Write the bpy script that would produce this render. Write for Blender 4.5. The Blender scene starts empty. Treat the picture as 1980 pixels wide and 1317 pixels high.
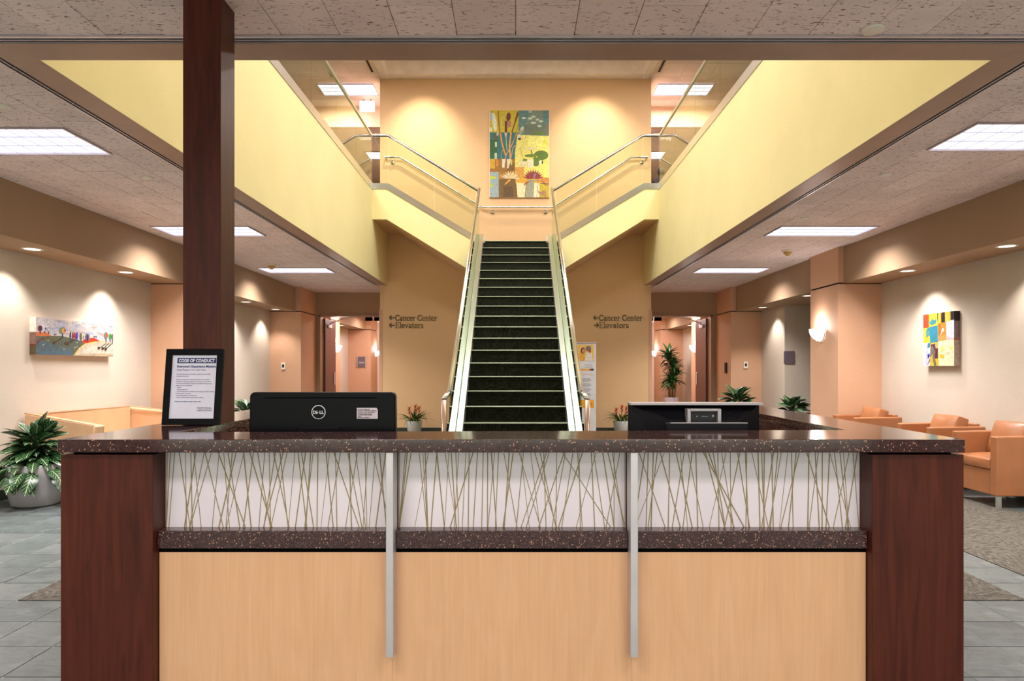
import bpy, bmesh, math, random
from mathutils import Vector, Matrix, Euler
from math import pi, sin, cos, radians as R

# ------------------------------------------------------------------ camera, world, exposure
H = 1.34                      # eye height; the camera looks along +Y
F = 1320.0                    # focal length in pixels of the 1980 wide frame
CX, CY = 997.0, 713.0         # vanishing point in the photograph
sc = bpy.context.scene
C = sc.collection
cd = bpy.data.cameras.new('camera'); cam = bpy.data.objects.new('camera', cd); C.objects.link(cam)
cam.location = (0, 0, H); cam.rotation_euler = (pi/2, 0, 0)
cd.sensor_width = 36; cd.lens = 36*F/1980; cd.clip_start = .05; cd.clip_end = 200
cd.shift_x = -(CX-990)/1980; cd.shift_y = (CY-658.5)/1980
sc.camera = cam
w = bpy.data.worlds.new('world'); sc.world = w; w.use_nodes = True
w.node_tree.nodes['Background'].inputs[0].default_value = (1, .96, .97, 1)
w.node_tree.nodes['Background'].inputs[1].default_value = 1.8
sc.view_settings.view_transform = 'Standard'; sc.view_settings.look = 'None'
sc.view_settings.gamma = 1; sc.view_settings.use_curve_mapping = False
sc.view_settings.exposure = 0.74
sc.cycles.diffuse_bounces = 8; sc.cycles.max_bounces = 14; sc.cycles.transparent_max_bounces = 24

def light(kind, name, loc, energy, color, size=.1, size_y=None, target=None, spread=None, spot=None, blend=.3):
    d = bpy.data.lights.new(name, kind); d.energy = energy; d.color = color
    if kind == 'AREA':
        d.shape = 'RECTANGLE' if size_y else 'SQUARE'; d.size = size
        if size_y: d.size_y = size_y
        if spread: d.spread = R(spread)
    else: d.shadow_soft_size = size
    if kind == 'SPOT': d.spot_size = R(spot); d.spot_blend = blend
    o = bpy.data.objects.new(name, d); C.objects.link(o); o.location = loc
    dv = Vector(target)-Vector(loc) if target else Vector((0, 0, -1))
    o.rotation_euler = dv.to_track_quat('-Z', 'Y').to_euler()
    if kind == 'AREA': o.visible_camera = False
    return o
COOL = (1, .95, .92); PINK = (1, .86, .84)
TROFF = [(-3.86, 5.22), (3.86, 5.12), (-3.86, 8.62), (3.84, 8.62), (-3.86, 12.05), (3.8, 12.05)]
REAR_FILL = [(-3.86, 1.8), (3.86, 1.8), (-3.86, -1.6), (3.86, -1.6), (-1.3, .6), (1.3, .6), (-1.3, -1.7), (1.3, -1.7)]
for x, y in TROFF: light('AREA', 'troffer_light', (x, y, 3.052), 50, COOL, 1.1, .5, spread=128)
for x, y in REAR_FILL: light('AREA', 'troffer_light', (x, y, 3.052), 22, COOL, 1.1, .5, spread=150)  # unseen lamps added on the entrance side to light the desk front
for x in (-1.7, 0, 1.7):
    for y in (7, 10): light('AREA', 'atrium_light', (x, y, 7.6), 40, (1, .95, .88), 1.2, .6)
for x in (-1.9, 1.62): light('SPOT', 'wall_washer_light', (x, 13.2, 7.55), 190, (1, .90, .70), .06, target=(x, 14.15, 5.4), spot=80, blend=1.0)
for s in (-1, 1):
    for y in (8.7, 11.7, 14.7): light('AREA', 'upper_troffer_light', (s*3.62, y, 7.3), 92, (1, .88, .84), 1.1, .5)  # farthest is the lamp in view; the two nearer ones are added fill
    light('AREA', 'upper_corridor_light', (s*3.4, 17.8, 6.82), 60, PINK, 1.1, .5)
    light('AREA', 'corridor_light', (s*3.8, 17.2, 2.85), 40, PINK, 1.1, .5)
    light('AREA', 'corridor_light', (s*3.8, 20.2, 2.85), 30, PINK, 1.1, .5)

# ------------------------------------------------------------------ helpers
def lin(c):
    return tuple(((v/255)/12.92 if v/255 <= .04045 else ((v/255+.055)/1.055)**2.4) for v in c) + (1,)
def at(px, py, D): return Vector(((px-CX)*D/F, D, H-(py-CY)*D/F))

class MB:
    def __init__(s): s.v = []; s.f = []; s.c = []; s.smooth = []
    def add(s, vs, fs, col=None, smooth=False):
        n = len(s.v); s.v += [tuple(p) for p in vs]
        for f in fs: s.f.append([n+i for i in f]); s.c.append(col); s.smooth.append(smooth)
        return s
    def hexa(s, p, col=None):   # 4 bottom ccw, 4 top ccw
        return s.add(p, [(3, 2, 1, 0), (4, 5, 6, 7), (0, 1, 5, 4), (1, 2, 6, 5), (2, 3, 7, 6), (3, 0, 4, 7)], col)
    def box(s, x0, x1, y0, y1, z0, z1, col=None):
        x0, x1 = sorted((x0, x1)); y0, y1 = sorted((y0, y1)); z0, z1 = sorted((z0, z1))
        return s.hexa([(x0, y0, z0), (x1, y0, z0), (x1, y1, z0), (x0, y1, z0), (x0, y0, z1), (x1, y0, z1), (x1, y1, z1), (x0, y1, z1)], col)
    def prism(s, pts, d, col=None):  # planar polygon extruded by vector d
        n = len(pts); d = Vector(d); a = [Vector(p) for p in pts]
        nrm = Vector((0, 0, 0))
        for i in range(n): nrm += a[i].cross(a[(i+1) % n])
        if nrm.dot(d) > 0: a = a[::-1]
        b = [p+d for p in a]
        fs = [tuple(range(n)), tuple(range(2*n-1, n-1, -1))]
        for i in range(n): j = (i+1) % n; fs.append((j, i, n+i, n+j))
        return s.add(a+b, fs, col)
    def tube(s, path, r, seg=10, col=None, cap=True, smooth=True):
        P = [Vector(p) for p in path]; n = len(P); rr = r if isinstance(r, (list, tuple)) else [r]*n
        vs = []; fs = []; up = None
        for i in range(n):
            if i == 0: t = (P[1]-P[0]).normalized(); sc_ = 1
            elif i == n-1: t = (P[-1]-P[-2]).normalized(); sc_ = 1
            else:
                a = (P[i]-P[i-1]).normalized(); b = (P[i+1]-P[i]).normalized(); t = (a+b)
                t = t.normalized() if t.length > 1e-6 else b; sc_ = 1/max(.4, t.dot(a))
            if up is None: up = Vector((0, 0, 1)) if abs(t.z) < .9 else Vector((0, 1, 0))
            u = up - t*up.dot(t); u.normalize(); v = t.cross(u); up = u
            for k in range(seg):
                a_ = 2*pi*k/seg; vs.append(P[i]+(u*cos(a_)+v*sin(a_))*rr[i])
        for i in range(n-1):
            for k in range(seg):
                k2 = (k+1) % seg; fs.append((i*seg+k, i*seg+k2, (i+1)*seg+k2, (i+1)*seg+k))
        s.add(vs, fs, col, smooth)
        if cap:
            m = len(s.v)-n*seg
            s.f.append([m+k for k in range(seg)][::-1]); s.c.append(col); s.smooth.append(False)
            s.f.append([m+(n-1)*seg+k for k in range(seg)]); s.c.append(col); s.smooth.append(False)
        return s
    def lathe(s, prof, c=(0, 0, 0), seg=32, a0=0, a1=2*pi, col=None, smooth=True, axis='z'):
        full = abs(a1-a0-2*pi) < 1e-6; m = seg if full else seg+1; vs = []; fs = []
        for r_, z in prof:
            for k in range(m):
                a = a0+(a1-a0)*k/seg
                p = (r_*cos(a), r_*sin(a), z) if axis == 'z' else (r_*cos(a), z, r_*sin(a)) if axis == 'y' else (z, r_*cos(a), r_*sin(a))
                vs.append((c[0]+p[0], c[1]+p[1], c[2]+p[2]))
        for i in range(len(prof)-1):
            for k in range(seg):
                k2 = (k+1) % m
                fs.append((i*m+k, i*m+k2, (i+1)*m+k2, (i+1)*m+k))
        return s.add(vs, fs, col, smooth)
    def build(s, name, mat, parent=None, bevel=0, seg=2, M=None, local=False, kind=None, label=None, subd=0):
        me = bpy.data.meshes.new(name)
        off = Vector((0, 0, 0))
        if parent is not None and not local: off = BASE.get(parent.name, Vector((0, 0, 0)))
        vs = [Vector(p) for p in s.v]
        if M is not None: vs = [M @ p for p in vs]
        me.from_pydata([p-off for p in vs], [], s.f)
        if any(c is not None for c in s.c):
            at_ = me.color_attributes.new('Col', 'FLOAT_COLOR', 'CORNER')
            for pl, c in zip(me.polygons, s.c):
                for li in pl.loop_indices: at_.data[li].color = c or (1, 1, 1, 1)
        for pl, sm in zip(me.polygons, s.smooth): pl.use_smooth = sm
        bm = bmesh.new(); bm.from_mesh(me); bmesh.ops.recalc_face_normals(bm, faces=bm.faces); bm.to_mesh(me); bm.free()
        me.materials.append(mat)
        o = bpy.data.objects.new(name, me); C.objects.link(o)
        if parent is not None:
            o.parent = parent; BASE[o.name] = off.copy()
        else: BASE[o.name] = Vector((0, 0, 0))
        if bevel:
            b = o.modifiers.new('bevel', 'BEVEL'); b.width = bevel; b.segments = seg; b.limit_method = 'ANGLE'; b.angle_limit = R(40)
            if seg > 1:
                for pl in me.polygons: pl.use_smooth = True
                wn = o.modifiers.new('wn', 'WEIGHTED_NORMAL'); wn.keep_sharp = True
        if subd: b = o.modifiers.new('subd', 'SUBSURF'); b.levels = subd; b.render_levels = subd
        if kind: o['kind'] = kind
        if label: o['label'] = label
        return o
BASE = {}
def tag(o, label, cat, group=None):
    o['label'] = label; o['category'] = cat
    if group: o['group'] = group
    return o
def thing(name, label, cat, loc=(0, 0, 0), group=None, rz=0):
    o = bpy.data.objects.new(name, None); C.objects.link(o); o.location = loc; o.rotation_euler = (0, 0, rz)
    o.empty_display_size = .1; BASE[o.name] = Vector(loc)
    return tag(o, label, cat, group)
def struct(o): o['kind'] = 'structure'; return o
def sempty(name, loc=(0, 0, 0)):
    o = bpy.data.objects.new(name, None); C.objects.link(o); o.location = loc; BASE[o.name] = Vector(loc); o['kind'] = 'structure'; return o
def copy_tree(o, parent=None):
    c = o.copy(); C.objects.link(c); c.parent = parent; BASE[c.name] = BASE.get(o.name, Vector((0, 0, 0))).copy()
    for ch in list(o.children): copy_tree(ch, c)
    return c
def text(s, mat, parent, M, width=None, size=.1, name='lettering', depth=.001, bold=0, align='LEFT', local=False, height=None, res=3):
    cu = bpy.data.curves.new('t', 'FONT'); cu.body = s; cu.size = size; cu.extrude = depth; cu.offset = bold*size; cu.resolution_u = res; cu.align_x = align
    to = bpy.data.objects.new('t', cu); C.objects.link(to)
    dg = bpy.context.evaluated_depsgraph_get(); me = bpy.data.meshes.new_from_object(to.evaluated_get(dg))
    bpy.data.objects.remove(to); bpy.data.curves.remove(cu)
    xs = [v.co.x for v in me.vertices]; x0, x1 = min(xs), max(xs); k = width/(x1-x0) if width else 1
    ky = 1
    if height:
        ys = [v.co.y for v in me.vertices]; ky = height/(max(ys)-min(ys))
    off = Vector((0, 0, 0)) if local or parent is None else BASE.get(parent.name, Vector((0, 0, 0)))
    for v in me.vertices:
        x = (v.co.x-(x0 if align == 'LEFT' else 0))*k
        v.co = (M @ Vector((x, v.co.z, v.co.y*ky))) - off     # text plane -> XZ, front towards -Y
    me.materials.clear(); me.materials.append(mat); me.name = name
    o = bpy.data.objects.new(name, me); C.objects.link(o); o.parent = parent; BASE[o.name] = off.copy()
    return o

# ------------------------------------------------------------------ materials
class NT:
    def __init__(s, name):
        s.m = bpy.data.materials.new(name); s.m.use_nodes = True; s.t = s.m.node_tree; s.n = s.t.nodes
        s.b = s.n['Principled BSDF']; s.tc = s.n.new('ShaderNodeTexCoord')
    def node(s, ty, **kw):
        n = s.n.new(ty)
        for k, v in kw.items():
            if k in n.inputs: 
                if hasattr(v, 'bl_rna') and isinstance(v, bpy.types.NodeSocket): s.t.links.new(v, n.inputs[k])
                else: n.inputs[k].default_value = v
            else: setattr(n, k, v)
        return n
    def link(s, a, b): s.t.links.new(a, b)
    def coords(s, scale=(1, 1, 1), src='Object', rot=(0, 0, 0)):
        mp = s.n.new('ShaderNodeMapping'); mp.inputs['Scale'].default_value = scale; mp.inputs['Rotation'].default_value = rot
        s.link(s.tc.outputs[src], mp.inputs['Vector']); return mp.outputs[0]
    def noise(s, vec, scale=5, detail=3, rough=.5, dist=0):
        n = s.node('ShaderNodeTexNoise', Scale=float(scale), Detail=float(detail), Roughness=rough, Distortion=float(dist)); s.link(vec, n.inputs['Vector']); return n.outputs['Fac']
    def ramp(s, fac, stops, interp='LINEAR'):
        r = s.n.new('ShaderNodeValToRGB'); r.color_ramp.interpolation = interp
        while len(r.color_ramp.elements) < len(stops): r.color_ramp.elements.new(.5)
        for e, (p, c) in zip(r.color_ramp.elements, stops): e.position = p; e.color = c if len(c) == 4 else lin(c)
        s.link(fac, r.inputs[0]); return r.outputs[0]
    def mix(s, fac, a, b, blend='MIX'):
        n = s.n.new('ShaderNodeMix'); n.data_type = 'RGBA'; n.blend_type = blend
        for v, i in ((fac, 0), (a, 6), (b, 7)):
            if isinstance(v, bpy.types.NodeSocket): s.link(v, n.inputs[i])
            else: n.inputs[i].default_value = v if i == 0 or len(v) == 4 else lin(v)
        return n.outputs[2]
    def bump(s, h, strength=.2, dist=.01):
        b = s.node('ShaderNodeBump', Strength=strength, Distance=dist); s.link(h, b.inputs['Height']); s.link(b.outputs[0], s.b.inputs['Normal'])
    def col(s, c):
        if isinstance(c, bpy.types.NodeSocket): s.link(c, s.b.inputs['Base Color'])
        else: s.b.inputs['Base Color'].default_value = c if len(c) == 4 else lin(c)
    def set(s, **kw):
        names = {'rough': 'Roughness', 'metal': 'Metallic', 'spec': 'Specular IOR Level', 'coat': 'Coat Weight', 'coatr': 'Coat Roughness', 'emc': 'Emission Color', 'ems': 'Emission Strength'}
        for k, v in kw.items():
            if isinstance(v, bpy.types.NodeSocket): s.link(v, s.b.inputs[names[k]])
            else: s.b.inputs[names[k]].default_value = v
        return s
def plain(name, c, rough=.5, metal=0, spec=.5, coat=0, var=.06, scale=6, bump=0, bscale=200):
    t = NT(name); nz = t.noise(t.coords(), scale, 3)
    a = lin(c); lo = tuple(v*(1-var) for v in a[:3])+(1,); hi = tuple(min(1, v*(1+var)) for v in a[:3])+(1,)
    t.col(t.ramp(nz, [(.3, lo), (.7, hi)])); t.set(rough=rough, metal=metal, spec=spec, coat=coat)
    if bump: t.bump(t.noise(t.coords(), bscale, 2), bump, .002)
    return t.m
def wallpaint(name, c, rough=.75):
    t = NT(name); a = lin(c)
    nz = t.noise(t.coords((1, 1, 1)), 1.3, 3)
    weave = t.noise(t.coords((4, 4, 160)), 3, 2); weave2 = t.noise(t.coords((160, 160, 4)), 3, 2)
    base = t.ramp(nz, [(.3, tuple(v*.96 for v in a[:3])+(1,)), (.7, tuple(min(1, v*1.03) for v in a[:3])+(1,))])
    wv = t.ramp(weave, [(.35, (.94, .94, .93, 1)), (.65, (1, 1, 1, 1))])
    t.col(t.mix(1.0, base, wv, 'MULTIPLY')); t.set(rough=rough, spec=.3)
    ad = t.node('ShaderNodeMath', operation='ADD'); t.link(weave, ad.inputs[0]); t.link(weave2, ad.inputs[1])
    t.bump(ad.outputs[0], .12, .002); return t.m
def emis(name, c, strength):
    t = NT(name); t.col((0, 0, 0, 1)); t.set(emc=lin(c), ems=strength); return t.m
def glass(name, tint=(244, 250, 240), refl=1.0):
    t = NT(name); n = t.n
    tr = n.new('ShaderNodeBsdfTransparent'); tr.inputs[0].default_value = lin(tint)
    gl = n.new('ShaderNodeBsdfGlossy'); gl.inputs['Roughness'].default_value = 0.0; gl.inputs[0].default_value = (.95, 1, .93, 1)
    fr = n.new('ShaderNodeFresnel'); fr.inputs[0].default_value = 1.5
    ge = n.new('ShaderNodeNewGeometry'); inv = t.node('ShaderNodeMath', operation='SUBTRACT'); inv.inputs[0].default_value = refl; t.link(ge.outputs['Backfacing'], inv.inputs[1])
    mu = t.node('ShaderNodeMath', operation='MULTIPLY'); t.link(fr.outputs[0], mu.inputs[0]); t.link(inv.outputs[0], mu.inputs[1]); mu.use_clamp = True
    mx = n.new('ShaderNodeMixShader'); t.link(mu.outputs[0], mx.inputs[0]); t.link(tr.outputs[0], mx.inputs[1]); t.link(gl.outputs[0], mx.inputs[2])
    t.link(mx.outputs[0], n['Material Output'].inputs[0]); return t.m
def brushed(name, c, rough=.3, scale=(2, 2, 120)):
    t = NT(name); nz = t.noise(t.coords(scale), 6, 2); t.col(c); t.set(metal=1)
    mr = t.node('ShaderNodeMapRange', **{'To Min': rough*.8, 'To Max': rough*1.25}); t.link(nz, mr.inputs[0]); t.set(rough=mr.outputs[0]); return t.m
M = {}
M['cream'] = wallpaint('cream_wallcovering', (208, 195, 182))
M['tan'] = wallpaint('tan_wallcovering', (210, 166, 136))
M['brown'] = wallpaint('brown_soffit_paint', (174, 144, 116))
M['trimbrown'] = plain('brown_trim_paint', (164, 132, 110), .42)
M['yellow'] = wallpaint('yellow_paint', (235, 224, 168))
M['ochre'] = wallpaint('warm_tan_wallcovering', (223, 186, 142))
M['white'] = plain('white_paint', (246, 236, 230), .6)
M['pinkw'] = wallpaint('beige_mixed_light_tint', (232, 205, 178))  # warm cast of the mixed lamps put into the wall colour
M['pinkd'] = wallpaint('rose_mixed_light_tint', (212, 178, 158))  # pink cast of the mixed lamps put into the wall colour
M['black'] = plain('black_matte', (8, 7, 8), .9, spec=.05)
M['reveal'] = plain('dark_reveal', (22, 16, 14), .7)
def ceiling_mat(name, c, fiss=True):
    t = NT(name); oi = t.n.new('ShaderNodeObjectInfo')
    a = lin(c); ge = t.n.new('ShaderNodeNewGeometry')
    v = t.n.new('ShaderNodeVectorMath'); v.operation = 'MULTIPLY'; v.inputs[1].default_value = (1, 1, 1)
    mp = t.coords((1, 3.2, 1))
    n1 = t.noise(mp, 30, 4, .6, .6); n2 = t.noise(t.coords(), 3, 2)
    spot = t.ramp(n1, [(.0, (1, 1, 1, 1)), (.605, (1, 1, 1, 1)), (.63, (.30, .22, .18, 1))])
    base = t.ramp(n2, [(.3, tuple(x*.93 for x in a[:3])+(1,)), (.7, tuple(x*1.05 for x in a[:3])+(1,))])
    rv = t.ramp(oi.outputs['Random'], [(0, (.90, .89, .88, 1)), (1, (1, 1, 1, 1))])
    base = t.mix(1.0, base, rv, 'MULTIPLY')
    t.col(t.mix(1.0, base, spot, 'MULTIPLY') if fiss else base); t.set(rough=.9, spec=.15)
    if fiss: t.bump(t.ramp(n1, [(.6, (1, 1, 1, 1)), (.68, (0, 0, 0, 1))]), .4, .003)
    return t.m
M['ceil'] = ceiling_mat('fissured_ceiling_tile', (246, 230, 226))
M['ceil2'] = ceiling_mat('plain_ceiling_tile', (242, 226, 216), False)
def slate():
    t = NT('slate_tile'); oi = t.n.new('ShaderNodeObjectInfo')
    n1 = t.noise(t.coords((1, 1.6, 1)), 4, 8, .62, .8); n2 = t.noise(t.coords((1, 2.2, 1)), 22, 6, .6)
    base = t.ramp(n1, [(.25, (80, 86, 89)), (.5, (106, 112, 114)), (.78, (134, 138, 139))])
    rv = t.ramp(oi.outputs['Random'], [(0, (.72, .78, .76, 1)), (.5, (.95, 1, .95, 1)), (1, (1.0, .98, 1.0, 1))])
    t.col(t.mix(1.0, base, rv, 'MULTIPLY')); t.set(rough=t.ramp(n2, [(.3, (.28,)*3+(1,)), (.7, (.45,)*3+(1,))]), spec=.5)
    t.bump(n2, .35, .004); return t.m
M['slate'] = slate()
M['grout'] = plain('pale_grout', (176, 178, 176), .8)
def carpet(name, a, b, sx, sy):
    t = NT(name); br = t.n.new('ShaderNodeTexChecker'); br.inputs['Scale'].default_value = 2.2
    t.link(t.coords(), br.inputs['Vector'])
    l1 = t.noise(t.coords((sx, sy, sy)), 6, 3, .7); l2 = t.noise(t.coords((sy, sx, sx)), 6, 3, .7)
    f = t.mix(br.outputs['Fac'], l1, l2)
    t.col(t.ramp(f, [(.38, a), (.66, b)])); t.set(rough=.95, spec=.1)
    t.bump(t.noise(t.coords(), 350, 2), .5, .004); return t.m
M['carpet'] = carpet('dark_green_carpet', (20, 22, 17), (58, 60, 50), 3, 22)
M['carpetf'] = carpet('grey_floor_carpet', (52, 48, 44), (126, 120, 110), 3, 26)
def wood(name, dark, mid, light_, rough, scale=(9, 9, .7), coat=.0, dist=1.2):
    t = NT(name); n1 = t.noise(t.coords(scale), 3, 6, .6, dist); n2 = t.noise(t.coords((scale[0]*9, scale[1]*9, scale[2]*2)), 3, 3)
    base = t.ramp(n1, [(.28, dark), (.5, mid), (.75, light_)])
    t.col(t.mix(.22, base, t.mix(1.0, base, t.ramp(n2, [(.3, (.6, .6, .6, 1)), (.7, (1, 1, 1, 1))]), 'MULTIPLY')))
    t.set(rough=rough, coat=coat, coatr=.15, spec=.28); return t.m
M['cherry'] = wood('dark_cherry_wood', (58, 21, 12), (78, 31, 19), (92, 40, 25), .42, coat=.0)
M['maple'] = wood('pale_maple', (220, 168, 128), (223, 172, 132), (227, 177, 138), .42, (3.2, 3.2, .5), dist=2.5)
M['maroon'] = plain('maroon_door', (84, 40, 42), .35)
def quartz():
    t = NT('speckled_brown_quartz'); vo = t.n.new('ShaderNodeTexVoronoi'); vo.inputs['Scale'].default_value = 150; t.link(t.coords(), vo.inputs['Vector'])
    vb = t.n.new('ShaderNodeTexVoronoi'); vb.inputs['Scale'].default_value = 260; t.link(t.coords(), vb.inputs['Vector'])
    sep = t.n.new('ShaderNodeSeparateColor'); t.link(vo.outputs['Color'], sep.inputs[0])
    sb = t.n.new('ShaderNodeSeparateColor'); t.link(vb.outputs['Color'], sb.inputs[0])
    def thr(val, th, d, r_):
        g = t.node('ShaderNodeMath', operation='GREATER_THAN'); t.link(val, g.inputs[0]); g.inputs[1].default_value = th
        l = t.node('ShaderNodeMath', operation='LESS_THAN'); t.link(d, l.inputs[0]); l.inputs[1].default_value = r_
        m = t.node('ShaderNodeMath', operation='MULTIPLY'); t.link(g.outputs[0], m.inputs[0]); t.link(l.outputs[0], m.inputs[1]); return m.outputs[0]
    big = thr(sep.outputs[0], .86, vo.outputs['Distance'], .36); small = thr(sb.outputs[1], .80, vb.outputs['Distance'], .42)
    base = t.ramp(t.noise(t.coords(), 60, 3), [(.3, (50, 29, 30)), (.7, (68, 42, 42))])
    c1 = t.mix(small, base, (142, 106, 96)); t.col(t.mix(big, c1, (186, 136, 112)))
    t.set(rough=.1, spec=.55); return t.m
M['quartz'] = quartz()
M['steel'] = brushed('brushed_stainless_steel', (236, 240, 238), .32)
M['steel2'] = brushed('satin_channel_steel', (196, 198, 188), .24, (40, 2, 2))
M['chrome'] = brushed('polished_handrail_steel', (236, 238, 236), .2)
M['alum'] = plain('satin_aluminium', (206, 198, 202), .38, .55)
M['pinksteel'] = brushed('round_steel_post', (190, 168, 158), .3)
M['nosing'] = plain('pale_metal_nosing', (190, 200, 176), .35, .6)
M['glass'] = glass('clear_glass')
M['glassg'] = glass('greenish_stair_glass', (222, 238, 222))
def acrylic():
    t = NT('frosted_white_resin'); t.col(t.ramp(t.noise(t.coords(), 2, 2), [(.3, (226, 214, 222)), (.7, (236, 224, 230))]))
    t.set(rough=.28, spec=.5); t.b.inputs['Subsurface Weight'].default_value = 0; return t.m
M['acrylic'] = acrylic()
M['reed'] = plain('dry_olive_reed', (158, 140, 98), .6)
M['plasticb'] = plain('black_plastic', (9, 7, 13), .34, spec=.12)
M['plasticm'] = plain('matte_black_plastic', (12, 10, 16), .5, spec=.2, bump=.1)
M['silver'] = plain('silver_plastic', (176, 168, 172), .4, .3)
M['whitepl'] = plain('white_print', (238, 236, 240), .5)
M['paper'] = plain('pale_lilac_paper', (226, 222, 238), .5)
M['navy'] = plain('navy_print', (36, 44, 112), .5)
M['greyp'] = plain('grey_print', (118, 112, 140), .5)
M['blackp'] = plain('black_print', (20, 18, 26), .5)
M['gold'] = plain('gold_print', (206, 160, 84), .5)
M['label'] = plain('pale_sticker', (214, 198, 206), .5)
M['leather'] = plain('tan_leather', (164, 106, 68), .34, var=.08, bump=.15, bscale=120)
M['leatherc'] = plain('cream_leather', (212, 170, 132), .38, var=.05, bump=.15, bscale=120)
M['potw'] = plain('white_grey_ceramic', (198, 200, 196), .3)
M['potl'] = plain('grey_planter', (168, 162, 164), .38)
M['potp'] = plain('lilac_grey_planter', (186, 176, 190), .4)
M['soil'] = plain('dark_soil', (38, 28, 20), .95, var=.4, scale=60)
M['green'] = plain('dark_glossy_leaf', (44, 84, 36), .35, var=.35, scale=14)
M['green2'] = plain('strap_leaf', (74, 104, 48), .4, var=.4, scale=10)
M['red'] = plain('red_bract', (206, 62, 36), .4, var=.25, scale=20)
M['stem'] = plain('woody_cane', (150, 118, 86), .7, var=.3, scale=30)
def varieg():
    t = NT('silver_veined_leaf'); sx = t.n.new('ShaderNodeSeparateXYZ'); t.link(t.tc.outputs['Object'], sx.inputs[0])
    ab = t.node('ShaderNodeMath', operation='ABSOLUTE'); t.link(sx.outputs[0], ab.inputs[0])
    m = t.node('ShaderNodeMath', operation='MULTIPLY'); t.link(ab.outputs[0], m.inputs[0]); m.inputs[1].default_value = 1.3
    s = t.node('ShaderNodeMath', operation='SUBTRACT'); t.link(sx.outputs[1], s.inputs[0]); t.link(m.outputs[0], s.inputs[1])
    k = t.node('ShaderNodeMath', operation='MULTIPLY'); t.link(s.outputs[0], k.inputs[0]); k.inputs[1].default_value = 210
    sn = t.node('ShaderNodeMath', operation='SINE'); t.link(k.outputs[0], sn.inputs[0])
    nz = t.noise(t.coords(), 34, 3); ad = t.node('ShaderNodeMath', operation='MULTIPLY_ADD'); t.link(nz, ad.inputs[0]); ad.inputs[1].default_value = 2.4; t.link(sn.outputs[0], ad.inputs[2])
    sc2 = t.node('ShaderNodeMapRange', **{'From Min': -.2, 'From Max': 2.8}); t.link(ad.outputs[0], sc2.inputs[0])
    c = t.ramp(sc2.outputs[0], [(.50, (22, 56, 26)), (.78, (112, 142, 100))])
    mid = t.node('ShaderNodeMath', operation='LESS_THAN'); t.link(ab.outputs[0], mid.inputs[0]); mid.inputs[1].default_value = .0028
    edge = t.node('ShaderNodeMath', operation='GREATER_THAN'); t.link(ab.outputs[0], edge.inputs[0]); edge.inputs[1].default_value = .036
    c = t.mix(edge.outputs[0], c, (28, 66, 30)); t.col(t.mix(mid.outputs[0], c, (186, 204, 166))); t.set(rough=.32); return t.m
M['varieg'] = varieg()
def paint():
    t = NT('acrylic_paint'); a = t.n.new('ShaderNodeVertexColor'); a.layer_name = 'Col'
    n1 = t.noise(t.coords(), 26, 4, .6, .5); t.col(t.mix(1.0, a.outputs[0], t.ramp(n1, [(.3, (.72, .72, .72, 1)), (.6, (1.08, 1.08, 1.05, 1))]), 'MULTIPLY'))
    t.set(rough=.55); t.bump(n1, .15, .003); return t.m
M['paint'] = paint()
M['canvas'] = plain('canvas_edge', (224, 200, 184), .8)
M['diffuser'] = emis('lamp_diffuser', (236, 234, 255), 1.05)
M['disc'] = emis('downlight_lens', (255, 246, 228), 2.6)
M['sconce'] = emis('sconce_glass', (255, 244, 236), 2.2)
M['exit'] = emis('exit_sign_face', (255, 236, 232), 1.6)
M['louver'] = plain('lamp_louver', (236, 236, 244), .4, 0)
M['thermo'] = plain('ivory_plastic', (232, 226, 212), .4)
M['detector'] = plain('amber_detector_plastic', (206, 160, 92), .5)
M['signg'] = plain('grey_sign_plate', (112, 98, 108), .45)
M['base'] = plain('dark_green_rubber_base', (44, 54, 48), .45)
M['letter'] = brushed('dark_bronze_letter', (112, 98, 74), .4)
M['banner'] = plain('white_banner_fabric', (226, 228, 236), .6)

# ------------------------------------------------------------------ the room shell
ZC = 3.08; ZS = 2.56; XF = 4.68; XW = 5.22; XV = 2.665; DB = 14.2; ZU = 7.37; Z2 = 4.78
fl = struct(MB().box(-8, 8, -12, 25, -.2, -.0025).build('floor', M['grout']))
T = .325; Y0 = 3.94; XL = -2.88; XR = 2.955
tile_mesh = {}
def unit_tile():
    g = .0035; m = MB().box(g, T-g, g, T-g, -.012, 0); o = m.build('slate_tile', M['slate'], fl); return o
proto = None; tiles = []
cells = []
for i in range(-4, 13):
    y = Y0+i*T
    for j in range(7): cells.append((XL-(j+1)*T, y))
    if i < 0:
        for j in range(4): cells.append((XL+j*T, y))
    if i < 0:
        for j in range(-4, 6): cells.append((XR+j*T, y))
    else:
        cells.append((XR, y)); cells.append((4.70, y)); cells.append((4.70+T, y))
rnd = random.Random(3)
for x, y in cells:
    if proto is None: o = proto = unit_tile()
    else: o = proto.copy(); C.objects.link(o)
    o.location = (x, y, rnd.uniform(-.001, .001))
done = set((round(x, 2), round(y, 2)) for x, y in cells)
mb = MB()
y = Y0-24*T
while y < 24:
    for x in [XL-(j+1)*T for j in range(9)]+[XL+j*T for j in range(18)]+[XR+j*T for j in range(15)]:
        if (round(x, 2), round(y, 2)) in done: continue
        if y >= Y0-.01 and (XL-.01 < x < XR-.01 and y < 14.0 or 3.2 < x < 4.68 and y < 13): continue
        if y >= Y0-.01 and 4.6 < x < 5.0 and y < 8: continue
        mb.box(x+.0035, x+T-.0035, y+.0035, y+T-.0035, -.012, 0)
    y += T
mb.build('slate_tiling', M['slate'], fl, kind='stuff')
MB().box(XL+.004, XR-.004, Y0+.004, 14.1, -.012, .004).build('carpet_inlay', M['carpetf'], fl, label='grey carpet field behind the desk')
MB().box(XR+T+.004, 4.696, Y0+.004, 13.1, -.012, .004).build('carpet_inlay', M['carpetf'], fl, label='grey carpet strip in front of the tan armchairs')

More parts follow.
